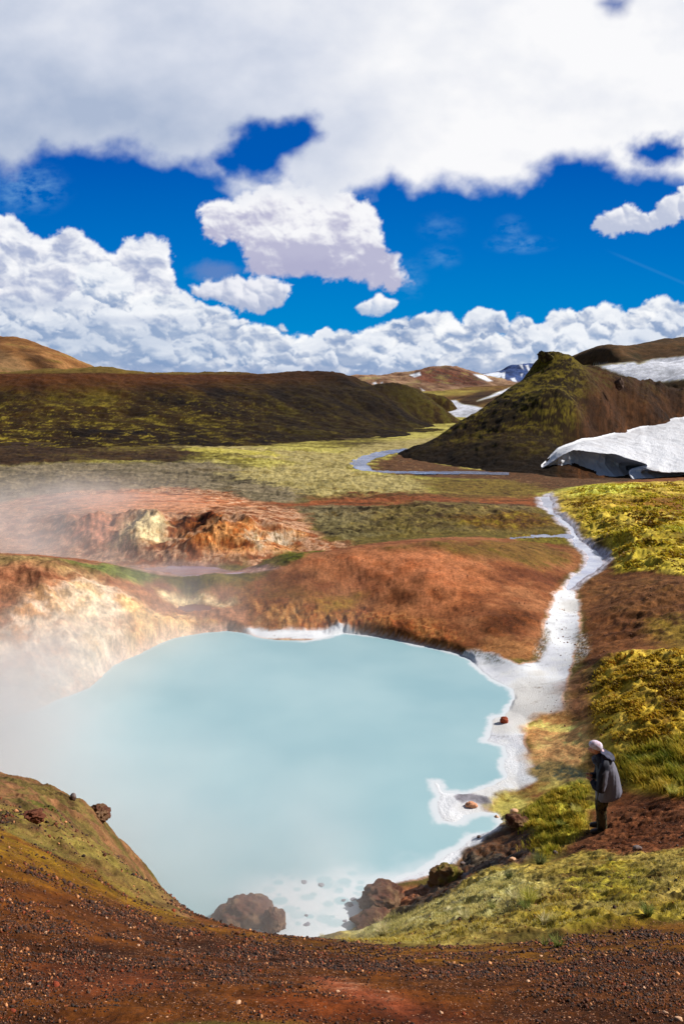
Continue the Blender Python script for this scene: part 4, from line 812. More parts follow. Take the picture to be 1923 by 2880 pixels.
def colK(X, Y, Z, A):
    n = rockmix(X, Y, 20, 111); m = fbm(X/5, Y/5+Z/3, 6, .66, seed=112); q = fbm(X/1.1, Y/2.2+Z/.55, 6, .82, seed=113)
    ax = np.degrees(A); t = (Z-.5)/12.5
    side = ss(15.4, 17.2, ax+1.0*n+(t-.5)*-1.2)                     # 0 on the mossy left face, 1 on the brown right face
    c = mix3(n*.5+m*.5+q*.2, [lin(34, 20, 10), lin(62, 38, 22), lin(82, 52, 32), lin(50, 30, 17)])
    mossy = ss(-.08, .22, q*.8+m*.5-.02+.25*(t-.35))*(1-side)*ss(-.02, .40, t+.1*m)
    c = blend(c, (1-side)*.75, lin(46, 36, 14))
    c = blend(c, mossy*.85, lin(132, 118, 40))
    c = blend(c, side*ss(.45, .9, t+.2*m)*ss(-.1, .3, q+m*.5)*.85, lin(88, 78, 34))
    c = blend(c, ss(19.6, 20.2, ax+.4*m)*ss(20.8, 20.3, ax)*ss(.62, .7, t)*ss(.86, .8, t)*.9, lin(84, 56, 44))
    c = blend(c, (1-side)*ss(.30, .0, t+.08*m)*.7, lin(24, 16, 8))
    g = fbm(np.degrees(A)*2.2+.6*m, t*1.5, 5, .6, seed=114)
    c = blend(c, side*ss(.05, .4, g)*ss(.75, .3, t)*.55, lin(116, 72, 44))
    c = blend(c, side*ss(.05, .5, -g)*ss(.8, .3, t)*.6, lin(48, 26, 14))
    return c*.92
def relK(X, Y, Z):
    a = np.degrees(np.arctan2(X, Y))
    return .35*fbm(X/6, Y/6, 5, seed=115)+.26*fbm(X/1.5, Y/1.5, 5, .62, seed=116)+.45*fbm(a*1.8, Z/9, 4, seed=117)*ss(16, 18, a)*ss(1, 4, Z)
hill('hill', cK, rK+backs(cK, 1.07, 19, 3.0), (3.0, 40), (74, 170), 620, 420, colK, relK, 'pointed cone shaped hill, mossy left face and brown right face')
# brown hill far left
cI = [(-700,900,270),(-300,915,270),(-100,930,270),(0,943,270),(60,950,270),(130,975,272),(200,1008,275),(260,1030,278),(300,1044,280),(400,1060,285),(470,1070,290),(560,1080,300),(700,1088,310),
 (-300,1000,235),(0,1000,235),(100,1010,238),(0,1050,215),(200,1050,240),(350,1066,262),(450,1075,275)]
rI = [(-250,260,20),(-120,340,18),(-60,330,4),(0,330,0),(-120,190,3),(-60,220,5),(-30,290,3)]
def colI(X, Y, Z, A):
    n = rockmix(X, Y, 40, 121); m = fbm(X/12, Z/3+Y/20, 6, .62, seed=122)
    c = mix3(n*.6+m*.6, [lin(88, 58, 38), lin(130, 90, 62), lin(158, 116, 86), lin(106, 72, 50)])
    c = blend(c, ss(.15, .45, m-.2*n)*.5, lin(120, 112, 54))
    c = blend(c, pxmask([(60,985),(110,1000),(150,1028),(165,1045),(120,1046),(85,1020)], A, 0, X, Y, Z, .006, .004*m)*.9, lin(58, 36, 22))
    c = blend(c, pxmask([(-200,975),(0,985),(50,1005),(95,1046),(-200,1050)], A, 0, X, Y, Z, .006, .004*m)*.7, lin(128, 104, 88))
    return c
hill('hill', cI, rI+backs(cI, 1.06, 13, 3.0), (-42, -8), (195, 350), 420, 180, colI, lambda X, Y, Z: 1.4*fbm(X/26, Y/26, 5, seed=123)+.5*fbm(X/7, Y/7, 4, seed=124)-1.6*np.exp(-((X+88-.25*(Y-230))/5)**2), 'rounded sunlit orange brown hill at the far left', sc=40.)
# upper right hill carrying the snowfield
cM = [(1560,1028,215),(1640,1006,222),(1700,990,226),(1780,974,230),(1850,964,232),(1923,952,234),(2200,925,236),
 (1660,1024,205),(1700,1022,200),(1800,1012,200),(1923,1000,200),(2200,980,205),(1700,1052,180),(1780,1068,172),(1850,1074,168),(1923,1060,165),(1923,1074,160),(2200,1060,160),(1620,1050,190)]
rM = [(100,270,0),(60,280,-4),(190,330,0),(60,200,4),(50,170,0),(62,150,-2),(110,140,0),(120,300,0)]
snowM = [(1668,1027),(1720,1024),(1780,1018),(1795,1022),(1840,1010),(1870,1006),(1923,1002),(2300,985),(2300,1040),(1923,1068),(1880,1072),(1840,1078),(1790,1070),(1740,1052)]
def colM(X, Y, Z, A):
    n = rockmix(X, Y, 30, 131); m = fbm(X/10, Y/14+Z/3, 6, .62, seed=132)
    c = mix3(n*.6+m*.6, [lin(44, 32, 22), lin(76, 58, 38), lin(96, 70, 50), lin(60, 50, 32)])
    s = pxmask(snowM, A, 0, X, Y, Z, .0016, .0022*m+.001*fbm(X/3, Y/3, 4, seed=133))
    return blend(c, s, lin(222, 224, 234))
hill('hill', cM, rM+backs(cM, 1.06, 7, 3.0), (13, 42), (140, 280), 420, 220, colM, lambda X, Y, Z: 1.0*fbm(X/22, Y/22, 5, seed=134)+.3*fbm(X/5, Y/5, 4, seed=135), 'dark hill with a broad white snowfield behind the cone hill', sc=40.)
# valley behind the saddle: dark foot hills with two snow patches
cN = [(1080,1112,300),(1150,1106,310),(1250,1100,320),(1320,1092,330),(1400,1086,335),(1480,1080,340),(1600,1080,340),
 (1200,1130,260),(1300,1120,265),(1350,1112,268),(1420,1108,270),(1500,1100,272),
 (1240,1150,228),(1330,1148,225),(1380,1130,235),(1450,1120,240),(1290,1182,205),(1340,1176,205),(1230,1142,232),(1390,1165,206),(1500,1150,210)]
rN = [(0,260,3),(20,380,0),(100,380,0),(60,190,-3),(20,190,-3),(90,300,-2),(-20,320,-1)]
snowN = [(1232,1128),(1280,1126),(1300,1136),(1330,1141),(1356,1148),(1330,1166),(1296,1186),(1262,1160),(1250,1146),(1236,1140)]
snowN2 = [(1340,1128),(1385,1108),(1440,1088),(1450,1088),(1420,1104),(1385,1118)]
def colN(X, Y, Z, A):
    n = rockmix(X, Y, 30, 141); m = fbm(X/10, Y/16, 6, .62, seed=142)
    c = mix3(n*.6+m*.6, [lin(60, 42, 26), lin(110, 78, 50), lin(140, 112, 70), lin(86, 62, 38)])
    c = blend(c, pxmask([(1090,1112),(1150,1100),(1260,1098),(1360,1100),(1250,1112),(1180,1122)], A, 0, X, Y, Z, .003, .003*m)*.7, lin(172, 160, 88))
    c = blend(c, pxmask([(1270,1142),(1300,1122),(1350,1100),(1420,1098),(1380,1130),(1330,1142)], A, 0, X, Y, Z, .002, .002*m)*.85, lin(54, 34, 22))
    for P in (snowN, snowN2): c = blend(c, pxmask(P, A, 0, X, Y, Z, .0012, .0012*m), lin(222, 224, 234))
    return c
hill('hill', cN, rN, (2, 19), (185, 400), 360, 200, colN, lambda X, Y, Z: 1.0*fbm(X/24, Y/24, 5, seed=143), 'low brown foothills with white snow patches between the two big hills', sc=40.)
# rhyolite mountains in the distance
cJ = [(560,1082,560),(640,1079,560),(740,1077,560),(860,1072,560),(940,1066,560),(990,1058,560),(1060,1057,560),(1130,1055,565),(1160,1047,570),(1185,1038,575),(1220,1032,580),(1268,1031,580),(1300,1037,580),(1330,1047,580),(1380,1062,585),(1420,1072,590),(1480,1082,590),(1600,1090,590),
 (960,1084,500),(1060,1082,500),(1180,1082,500),(1240,1070,530),(1300,1078,520),(1100,1095,430),(1250,1094,440),(1350,1090,460),(800,1088,460),(600,1092,470)]
rJ = [(-150,640,2),(0,680,0),(120,700,0),(-150,500,-2),(180,560,0),(0,400,-4),(100,400,-5),(-200,560,0)]
snJ = [[(955,1076),(990,1070),(1012,1086),(1000,1090),(975,1084)],[(1150,1054),(1180,1046),(1184,1056),(1165,1062)],[(1330,1052),(1360,1056),(1386,1072),(1370,1073),(1345,1062)],[(1020,1080),(1032,1076),(1030,1086)],[(1045,1078),(1056,1074),(1062,1084)],[(1068,1076),(1076,1074),(1076,1082)],[(1160,1094),(1200,1104),(1190,1106)],[(1180,1090),(1196,1100),(1190,1101)],[(1210,1106),(1228,1103),(1222,1108)]]
def colJ(X, Y, Z, A):
    n = rockmix(X, Y, 50, 151); m = fbm(X/14, Z/5+Y/60, 6, .62, seed=152)
    c = mix3(n*.6+m*.6, [lin(98, 70, 52), lin(140, 106, 82), lin(168, 136, 108), lin(116, 88, 66)])
    w = pxmask([(1150,1060),(1190,1036),(1270,1030),(1330,1046),(1370,1080),(1330,1090),(1200,1080)], A, 0, X, Y, Z, .004, .002*m)
    st = fbm(X/5+Z*.5, Z/14, 5, .6, seed=153)
    c = blend(c, w, mix3(st, [lin(70, 46, 40), lin(126, 76, 56), lin(88, 66, 60), lin(138, 96, 74)]))
    c = blend(c, ss(.1, .4, m-n*.4)*.4, lin(150, 146, 78))
    for P in snJ: c = blend(c, pxmask(P, A, 0, X, Y, Z, .0009, .0006*m), lin(228, 230, 238))
    return c
hill('mountain', cJ, rJ, (-14, 18), (400, 700), 520, 240, colJ, lambda X, Y, Z: (2.2*fbm(X/34, Y/34, 5, seed=154)+1.2*fbm(X/9, Y/16, 5, .6, seed=155))*ss(0, 4, Z+1), 'distant tan and orange rhyolite mountains with small snow patches', mat=far_m, sc=60., floor=-6)
cB = [(1280,1075,1500),(1330,1056,1500),(1370,1050,1500),(1410,1046,1500),(1425,1032,1500),(1450,1024,1500),(1490,1022,1500),(1510,1024,1500),(1540,1040,1500),(1600,1060,1500),(1700,1075,1500),
 (1340,1068,1380),(1400,1072,1350),(1450,1060,1380),(1500,1070,1350),(1560,1085,1300),(1300,1090,1250),(1450,1092,1250)]
rB = [(150,1700,0),(350,1800,0),(450,1700,0),(600,1500,-5),(300,1150,-10),(150,1200,-8)]
snB = [[(1326,1056),(1372,1050),(1400,1046),(1412,1052),(1405,1062),(1370,1062),(1345,1060)],[(1405,1050),(1420,1046),(1418,1066),(1412,1064)],[(1458,1026),(1468,1025),(1472,1040),(1466,1036)],[(1476,1028),(1484,1026),(1492,1046),(1486,1044)],[(1500,1024),(1508,1026),(1500,1034)],[(1434,1064),(1446,1062),(1452,1074),(1440,1072)],[(1462,1052),(1470,1050),(1466,1060)]]
def colB(X, Y, Z, A):
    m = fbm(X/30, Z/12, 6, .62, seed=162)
    c = mix3(m, [lin(40, 58, 104), lin(66, 90, 146), lin(54, 74, 122)])  # blue of distance haze is painted into the rock colour
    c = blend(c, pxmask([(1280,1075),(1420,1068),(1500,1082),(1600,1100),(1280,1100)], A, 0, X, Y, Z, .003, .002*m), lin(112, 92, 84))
    for P in snB: c = blend(c, pxmask(P, A, 0, X, Y, Z, .0008, .0007*m), lin(228, 232, 242))
    return c
hill('mountain', cB, rB, (6, 22), (1150, 1800), 300, 160, colB, lambda X, Y, Z: 4*fbm(X/70, Y/70, 5, seed=164)+2*fbm(X/24, Y/24, 4, seed=165), 'farthest haze blue mountain streaked with white snow', mat=far_m, sc=100., floor=-8)
# craggy rock on the cone's tip
def blob(name, c, size, seed, mat, parent=None, sub=4, rough=.35, rot=0., cell=1.1, flat=0.0, cuts=5, smooth=False):
    bm = bmesh.new(); bmesh.ops.create_icosphere(bm, subdivisions=sub, radius=1.0)
    V = np.array([v.co[:] for v in bm.verts]); Fc = np.array([[q.index for q in f.verts] for f in bm.faces]); bm.free()
    rs = np.random.RandomState(seed)
    for _ in range(cuts):                                                  # planes that shear off facets
        n = rs.normal(size=3); n /= np.linalg.norm(n); h = rs.uniform(.62, .88)
        d = V@n-h; V = V-np.clip(d, 0, None)[:, None]*n*.9
    off = rs.rand(3)*50
    nz = np.array([mnoise.fractal(Vector(v*cell*1.6+off), .9, 2.1, 5) for v in V]); nz2 = np.array([mnoise.noise(Vector(v*cell*5+off)) for v in V])
    nz3 = np.array([abs(mnoise.noise(Vector(v*cell*2.7+off*1.3))) for v in V])
    V = V*(1+rough*.6*nz+rough*.2*nz2-rough*.75*(nz3-.2))[:, None]
    cr, sr = math.cos(rot), math.sin(rot); V = V*np.array(size)
    V = np.stack([V[:, 0]*cr-V[:, 1]*sr, V[:, 0]*sr+V[:, 1]*cr, V[:, 2]], -1)
    V[:, 2] = np.where(V[:, 2] < -flat*size[2], -flat*size[2]+(V[:, 2]+flat*size[2])*.3, V[:, 2]) if flat else V[:, 2]
    o = np_mesh(name, V, Fc, mat, parent, smooth=smooth); o.location = c
    return o
crag_m = plain_mat('crag_rock', lin(58, 44, 32), .9, .2, .45, 1.5, .8, .2, second=lin(96, 84, 40), smooth_mix=1.1)
p = at_y(1531, 1003, 109.0)
p = at_y(1537, 1010, 109.0)
o = blob('rock_outcrop', p, (.95, 1.6, 1.15), 5, crag_m, rough=.5, cuts=8)
for v_ in o.data.vertices:                                      # the top leans over to the left
    v_.co.x -= .55*max(v_.co.z, -.6)
    if v_.co.x > 0: v_.co.z *= .75
tag(o, 'dark craggy rock standing at the tip of the cone hill', 'rock')
for k_, (a, b, sx, sz, sd) in enumerate([(1545, 1002, .7, .7, 8), (1561, 1004, .6, .45, 9)]):
    pass
p = at_y(1742, 1080, 107.5)
o = blob('rock_outcrop', p, (.62, 1.0, .8), 12, plain_mat('brown_crag', lin(84, 62, 50), .9, .2, .4, 2., .8, .2), rough=.6, cuts=6)
tag(o, 'brown rock knob sticking out of the right slope of the cone hill', 'rock')
# snow tongue with an undercut front and a melt cave
def snow_tongue():
    cols = [  # per column: far bottom, far top, crest, lip, upper face, under-cut, bottom
     [(1519,1320,79.5),(1520,1316,79.2),(1521,1315,79.0),(1521,1317,78.6),(1522,1319,78.4),(1523,1321,78.4),(1524,1324,78.3)],
     [(1538,1300,83),(1540,1296,82.5),(1542,1293,81.0),(1540,1304,78.6),(1541,1312,78.3),(1543,1320,78.6),(1546,1331,78.0)],
     [(1560,1280,86),(1562,1274,85),(1566,1270,83.0),(1566,1284,78.6),(1566,1298,78.2),(1568,1315,79.0),(1566,1334,77.8)],
     [(1592,1262,89),(1594,1256,88),(1598,1255,86.0),(1600,1266,79.0),(1599,1280,78.2),(1600,1305,79.3),(1598,1335,77.2)],
     [(1628,1250,92),(1630,1244,91),(1632,1243,89.5),(1632,1262,80.5),(1631,1275,78.0),(1634,1302,79.8),(1634,1336,76.8)],
     [(1658,1243,95),(1660,1238,94),(1662,1237,92.5),(1668,1266,80.0),(1668,1279,77.6),(1670,1305,79.6),(1672,1338,76.3)],
     [(1690,1238,99),(1692,1232,98),(1694,1231,96.0),(1706,1270,79.5),(1706,1284,77.2),(1708,1310,79.8),(1708,1339,75.8)],
     [(1738,1228,104),(1740,1222,103),(1742,1221,101),(1744,1272,80.0),(1744,1288,76.8),(1740,1314,80.2),(1742,1341,75.3)],
     [(1772,1220,108),(1774,1214,107),(1776,1213,105),(1778,1280,79.0),(1780,1297,76.4),(1770,1318,81.5),(1768,1338,76.5)],
     [(1798,1214,110),(1800,1208,109),(1802,1207,107),(1802,1286,78.0),(1804,1303,75.8),(1792,1318,84.0),(1786,1330,80.0)],
     [(1812,1211,111),(1814,1206,110),(1816,1205,108),(1818,1294,76.5),(1818,1308,75.2),(1806,1320,82.0),(1798,1334,78.5)],
     [(1830,1206,112),(1832,1201,111),(1834,1200,109),(1828,1304,75.0),(1816,1318,73.5),(1802,1336,72.5),(1784,1357,70.2)],
     [(1860,1200,114),(1862,1194,113),(1864,1193,111),(1856,1310,74.0),(1848,1330,71.8),(1838,1345,70.5),(1828,1357,70.0)],
     [(1900,1190,117),(1902,1184,116),(1904,1183,114),(1900,1310,74.5),(1896,1332,71.5),(1888,1346,70.4),(1880,1357,70.0)],
     [(1980,1180,120),(1982,1172,119),(1984,1171,117),(1980,1305,75.0),(1976,1330,72.0),(1970,1344,71.0),(1966,1352,70.6)],
     [(2200,1160,124),(2200,1150,123),(2200,1149,121),(2200,1290,76.0),(2200,1320,73.0),(2200,1340,71.6),(2200,1350,71.0)],
     [(2600,1150,126),(2600,1140,125),(2600,1139,123),(2600,1280,77.0),(2600,1310,74.0),(2600,1335,72.0),(2600,1346,71.4)]]
    K = np.array([[at_y(*q) for q in c] for c in cols])                   # (17,7,3)
    for i in range(len(K)):
        if i not in (8, 9, 10):
            L_ = K[i, 3]; K[i, 4, 1] = L_[1]+.15; K[i, 5, 1] = L_[1]+.45; K[i, 6, 1] = min(K[i, 6, 1], L_[1]-.2)
        K[i, 6, 2] = min(K[i, 6, 2], float(gh(K[i, 6, 0], K[i, 6, 1])[0]))-.35
    K[:, 0, 2] -= 4.0
    ns_, nv = len(K), 7
    # extra crease rows between crest and lip stay smooth: interpolate
    U = np.interp(np.linspace(0, 1, 900), [0, .75, 1], [0, 13.5, ns_-1])
    Vv = np.concatenate([np.linspace(0, 2, 16)[:-1], np.linspace(2, 3, 110)[:-1], np.linspace(3, 4, 30)[:-1], np.linspace(4, 6, 70)])
    def cr(K, u):
        i = np.clip(np.floor(u).astype(int), 0, K.shape[0]-2); t = (u-i).reshape((-1,)+(1,)*(K.ndim-1))
        p0 = K[np.clip(i-1, 0, None)]; p1 = K[i]; p2 = K[i+1]; p3 = K[np.clip(i+2, None, K.shape[0]-1)]
        m1 = (p2-p0)*.5; m2 = (p3-p1)*.5
        return (2*t**3-3*t**2+1)*p1+(t**3-2*t**2+t)*m1+(-2*t**3+3*t**2)*p2+(t**3-t**2)*m2
    G = cr(K, U); G = cr(G.transpose(1, 0, 2), Vv).transpose(1, 0, 2)      # (nu,nv,3)
    X, Y, Z = G[..., 0], G[..., 1], G[..., 2]
    uu = np.broadcast_to(U[:, None], X.shape); vv = np.broadcast_to(Vv[None], X.shape)
    face = ss(3.7, 4.3, vv)*ss(6.1, 5.6, vv)
    top = 1-ss(3.6, 4.0, vv)
    X2 = X*1.0
    sc = np.abs(np.sin(X*2.6+1.5*fbm(X/1.1, Z/2, 3, seed=170)))            # vertical scallops melted into the front
    Y = Y+face*(.40*sc-.1+.25*fbm(X/1.0, Z/.6, 4, seed=171))
    Z = Z+top*(.16*fbm(X/5, Y/9, 3, seed=172)+.07*fbm(X/.8, Y/1.6, 4, .6, seed=173))*ss(0, .6, uu)
    # a low drift ridge running over the top
    col = np.zeros(X.shape+(3,)); col[:] = lin(222, 223, 229)
    dirt = ss(-.1, .5, fbm(X/1.4, Y/5, 6, .7, seed=174))*.2*top+.25*ss(2.9, 3.5, vv)*ss(4.1, 3.7, vv)*ss(-.1, .5, fbm(X/.7, Y/.7, 4, seed=175))+.3*ss(5.75, 6, vv)
    col = blend(col, dirt, lin(120, 100, 84))
    V = np.stack([X, Y, Z], -1).reshape(-1, 3); f = grid_faces(*X.shape)[:, ::-1]
    m, ns2, ls = new_mat('old_snow'); B = ns2['Principled BSDF']; at = N(ns2, 'ShaderNodeAttribute', attribute_name='tint'); geo = N(ns2, 'ShaderNodeNewGeometry')
    n = noise_node(ns2, ls, 6., 6, .7, geo.outputs['Position']); hs = N(ns2, 'ShaderNodeVectorMath', operation='SCALE'); ls.new(at.outputs['Color'], hs.inputs[0]); ls.new(mth(ns2, ls, 'MULTIPLY_ADD', n.outputs['Fac'], .16, .9), hs.inputs['Scale'])
    ls.new(hs.outputs[0], B.inputs['Base Color']); B.inputs['Roughness'].default_value = .7
    bp = N(ns2, 'ShaderNodeBump'); bp.inputs['Strength'].default_value = .7; bp.inputs['Distance'].default_value = .12; ls.new(n.outputs['Fac'], bp.inputs['Height']); ls.new(bp.outputs[0], B.inputs['Normal'])
    o = np_mesh('snow', V, np.ascontiguousarray(f), m, col=col.reshape(-1, 3))
    tag(o, 'thick white snow tongue with a melted cave under its front edge', 'snow', kind='structure')
snow_tongue()
# ================================================================ rocks and stones
rs = np.random.RandomState(11)
rk_red = plain_mat('red_brown_rock', lin(88, 52, 36), .9, .25, .6, 9., 1., .05, second=lin(112, 84, 60), smooth_mix=4.)
rk_moss = plain_mat('mossy_rock', lin(104, 78, 50), .9, .2, .45, 9., .9, .04, second=lin(118, 110, 40), smooth_mix=3.)
rk_grey = plain_mat('grey_rock', lin(120, 108, 106), .85, .3, .35, 12., .8, .03, second=lin(92, 70, 60), smooth_mix=5.)
rk_dark = plain_mat('dark_stone', lin(104, 104, 116), .7, .4, .3, 30., .5, .01, second=lin(150, 150, 160), smooth_mix=16.)
rk_pale = plain_mat('pale_stone', lin(214, 168, 132), .85, .3, .2, 60., .4, .004)
rk_rust = plain_mat('rust_stone', lin(150, 66, 38), .85, .3, .3, 30., .6, .006)
def rock(px, py, size, seed, mat, label, name='boulder', sub=4, rough=.35, rot=0., sinkf=.35, zb=None, cuts=5, group=None, cat='rock', up=None):
    x, y, zz = ghit(px, py) if zb is None else at_z(px, py, zb)
    o = blob(name, (x, y, zz+size[2]*(1-sinkf*2)*.5 if up is None else zz+up), size, seed, mat, sub=sub, rough=rough, rot=rot, cuts=cuts)
    return tag(o, label, cat, group)
rock(1078, 2545, (.42, .34, .32), 21, rk_red, 'big red brown boulder at the near edge of the pool', sub=5, zb=.02, rot=.3)
rock(1050, 2590, (.34, .30, .16), 22, rk_red, 'low red rock lying in front of the big boulder', sub=4, zb=.05)
rock(1256, 2478, (.32, .26, .25), 23, rk_moss, 'rounded boulder with green moss on the muddy shore', sub=5, zb=.22)
rock(1330, 2500, (.30, .3, .2), 24, rk_grey, 'grey rock in the mud right of the mossy boulder', sub=4, zb=.3)
rock(690, 2597, (.50, .42, .40), 25, rk_red, 'large brown boulder standing in steam at the near shore', sub=5, zb=-.08, rot=.5)
rock(765, 2604, (.22, .20, .26), 26, rk_red, 'upright brown rock beside the steamy boulder', sub=5, zb=.0)
rock(645, 2600, (.35, .3, .25), 27, rk_red, 'small low boulder left of the steamy boulder', sub=4, zb=.0)
rock(278, 2293, (.15, .17, .12), 28, rk_red, 'brown rock knob overhanging the left cliff edge', sub=5, up=.02, rough=.45)
rock(90, 2305, (.13, .10, .07), 29, plain_mat('rust_rock', lin(104, 60, 42), .9, .2, .4, 20., .9, .03), 'rusty red rock on the mossy outcrop', sub=5, up=.03, rough=.5)
rock(207, 2250, (.04, .04, .06), 30, rk_grey, 'small pointed stone on the outcrop rim', sub=3, up=.04)
rock(1416, 2030, (.12, .10, .10), 31, rk_rust, 'small rust red rock sitting in the white mud', sub=4, zb=.06, up=.04)
rock(1326, 2266, (.14, .10, .07), 32, plain_mat('orange_stone', lin(206, 146, 112), .85, .3, .2, 30., .5, .01), 'orange stone in the middle of the grey puddle', sub=4, zb=.03, up=.02)
rock(1444, 2286, (.10, .08, .06), 33, rk_pale, 'white capped stone at the head of the mud bank', sub=3, up=.03)
rock(1455, 2315, (.24, .18, .16), 34, rk_red, 'knobbly brown rock at the edge of the hummocks', sub=4, up=.02, rough=.5)
for i, (a, b, s) in enumerate([(1232, 2190, .05), (1396, 2300, .06), (1790, 2390, .07), (1310, 2340, .04), (1346, 2355, .05), (1464, 2325, .05), (1300, 2430, .05), (1440, 2420, .06), (1560, 2400, .05)]):
    rock(a, b, (s, s*.8, s*.6), 60+i, rk_pale if i % 2 else rk_grey, ['tiny stone on the white mud left of the yellow crust', 'pale stone on the white mud near the inlet', 'pale stone on the brown soil behind the grass slope', 'small grey stone beside the small blue inlet', 'pale pebble on the white spit end', 'small stone below the knobbly brown rock', 'pale stone on the wet mud bank', 'small stone at the top of the dark mud', 'pale stone below the person'][i], name='stone', sub=3, up=s*.3, cat='stone')
# stones lying in the white shallows at the near end of the pool
proto = None; sp = []
rs2 = np.random.RandomState(5)
for k_ in range(5):
    sp.append((rs2.uniform(820, 1010), rs2.uniform(2470, 2590), rs2.uniform(.05, .14)))
sp += [(862, 2600, .12), (983, 2544, .12), (970, 2590, .07), (1190, 2515, .06), (1206, 2500, .05), (1270, 2440, .05)]
for k_, (a, b, s) in enumerate(sp):
    x, y, _z = at_z(a, b, 0)
    if proto is None or k_ < 4:
        o = blob('stone', (x, y, -.01), (1, .8, .5), 80+k_, rk_dark, sub=3, rough=.3)
        proto = proto or o; protos = (protos+[o]) if k_ else [o]
    else:
        o = protos[k_ % 4].copy(); SEEN.objects.link(o)
    o.location = (x, y, rs2.uniform(-.03, .0)*s*4+.005); s *= .62; o.scale = (s, s, s*.55); o.rotation_euler = (0, 0, rs2.rand()*6)
    tag(o, 'small dark stone awash in the white shallows between the boulders', 'stone', 'stones in the white shallows')
# single pale stones on the near gravel slope
pebs = [(82, 2770, .010), (160, 2772, .019), (160, 2768, .008), (375, 2722, .009), (390, 2660, .011), (505, 2638, .013), (670, 2822, .013), (135, 2565, .013), (203, 2548, .010), (300, 2583, .010), (368, 2610, .009), (730, 2732, .010), (545, 2768, .009), (130, 2623, .010), (1484, 2762, .012), (1350, 2790, .009), (1905, 2868, .016), (1870, 2850, .012), (1240, 2850, .010), (1304, 2852, .009), (1640, 2700, .012), (1520, 2690, .012), (1810, 2780, .010), (38, 2845, .013), (560, 2665, .010), (950, 2790, .010), (845, 2700, .010), (1180, 2740, .009), (1090, 2790, .008), (700, 2700, .009)]
for k_, (a, b, s) in enumerate(pebs):
    x, y, zz = ghit(a, b)
    if k_ < 3:
        o = blob('pebble', (x, y, zz), (1, .75, .5), 140+k_, [rk_pale, rk_rust, rk_pale][k_], sub=3, rough=.3)
        pb = (pb+[o]) if k_ else [o]
    else:
        o = pb[(0, 2, 0, 1)[k_ % 4]].copy(); SEEN.objects.link(o)
    o.location = (x, y, zz+s*.25); o.scale = (s, s, s); o.rotation_euler = (rs2.uniform(-.3, .3), rs2.uniform(-.3, .3), rs2.rand()*6)
    big = {1: 'largest flat pale pebble on the gravel at the lower left', 5: 'flat pale pebble near the crest of the gravel slope', 0: 'orange tinted pebble at the lower left corner'}
    tag(o, big.get(k_, 'pale or rusty pebble lying among the dark foreground gravel'), 'pebble', 'pebbles on the gravel slope')
# loose gravel: countless small chips, one mass
def gravel():
    bm = bmesh.new(); bmesh.ops.create_icosphere(bm, subdivisions=1, radius=1.0)
    V0 = np.array([v.co[:] for v in bm.verts]); F0 = np.array([[q.index for q in f.verts] for f in bm.faces]); bm.free()
    n = 280000; R = np.random.RandomState(9)
    a = R.uniform(-.50, .50, n); r = 1.9*np.exp(R.rand(n)**.8*math.log(9.5/1.9))
    # a share for the brown soil on the right bank and the far shore of the outlet
    a[-45000:-20000] = R.uniform(-.1, .36, 25000); r[-45000:-20000] = R.uniform(27, 45, 25000)
    a[-20000:] = R.uniform(.14, .48, 20000); r[-20000:] = R.uniform(11, 34, 20000)
    x = r*np.sin(a); y = r*np.cos(a); zz = gh(x, y)
    i = np.clip(np.searchsorted(az, a), 0, len(az)-1); j = np.clip(np.searchsorted(rad, r), 0, len(rad)-1)
    g = grav[j, i]; cl = fbm(x/.35, y/.35, 4, .6, seed=180)+.6*fbm(x/1.3, y/1.3, 3, seed=181)
    g = np.maximum(g, np.where((r > 20) & (hb[j, i] > .2) & (moss[j, i] < .4), .35, 0))
    keep = (R.rand(n) < g*np.clip(.34+1.9*cl, .02, 1)) & (dpool[j, i] < -.1)
    x, y, zz, r = x[keep], y[keep], zz[keep], r[keep]; n = len(x)
    s = np.exp(R.normal(math.log(.0030), .5, n)); s = np.clip(s, .0013, .012)*np.clip(r/3.4, .8, 3.0)
    print('gravel chips', n)
    q = R.normal(size=(n, 3, 3)); M = np.linalg.qr(q)[0]; sz = R.uniform(.55, 1.2, (n, 3, 1))
    jit = 1+R.uniform(-.25, .25, (n, len(V0), 1))
    V = np.einsum('nij,nkj->nki', M, V0[None]*sz.transpose(0, 2, 1)*jit)*s[:, None, None]
    V += np.stack([x, y, zz+s*.35], -1)[:, None, :]
    f = (F0[None]+np.arange(n)[:, None, None]*len(V0)).reshape(-1, 3)
    pal = np.array([lin(62, 38, 26), lin(92, 54, 32), lin(42, 28, 22), lin(116, 70, 42), lin(150, 100, 66), lin(86, 68, 60), lin(204, 152, 110), lin(134, 64, 30)])
    c = pal[R.choice(len(pal), n, p=[.28, .2, .26, .09, .05, .05, .03, .04])]*R.uniform(.7, 1.2, (n, 1))
    c = c*np.array([1.06, .9, .7]); far_ = (r > 20)[:, None]; c = np.where(far_, c*.7+np.array(lin(150, 96, 66))*.5, c)
    o = np_mesh('gravel', V.reshape(-1, 3), f, plain_mat('gravel_chips', (1, 1, 1), .75, .4, .2, 150., .2, .002, attr=True), col=np.repeat(c, len(V0), 0), smooth=False)
    tag(o, 'loose dark and rusty gravel on the near slope and the bare banks', 'gravel', kind='stuff')
gravel()
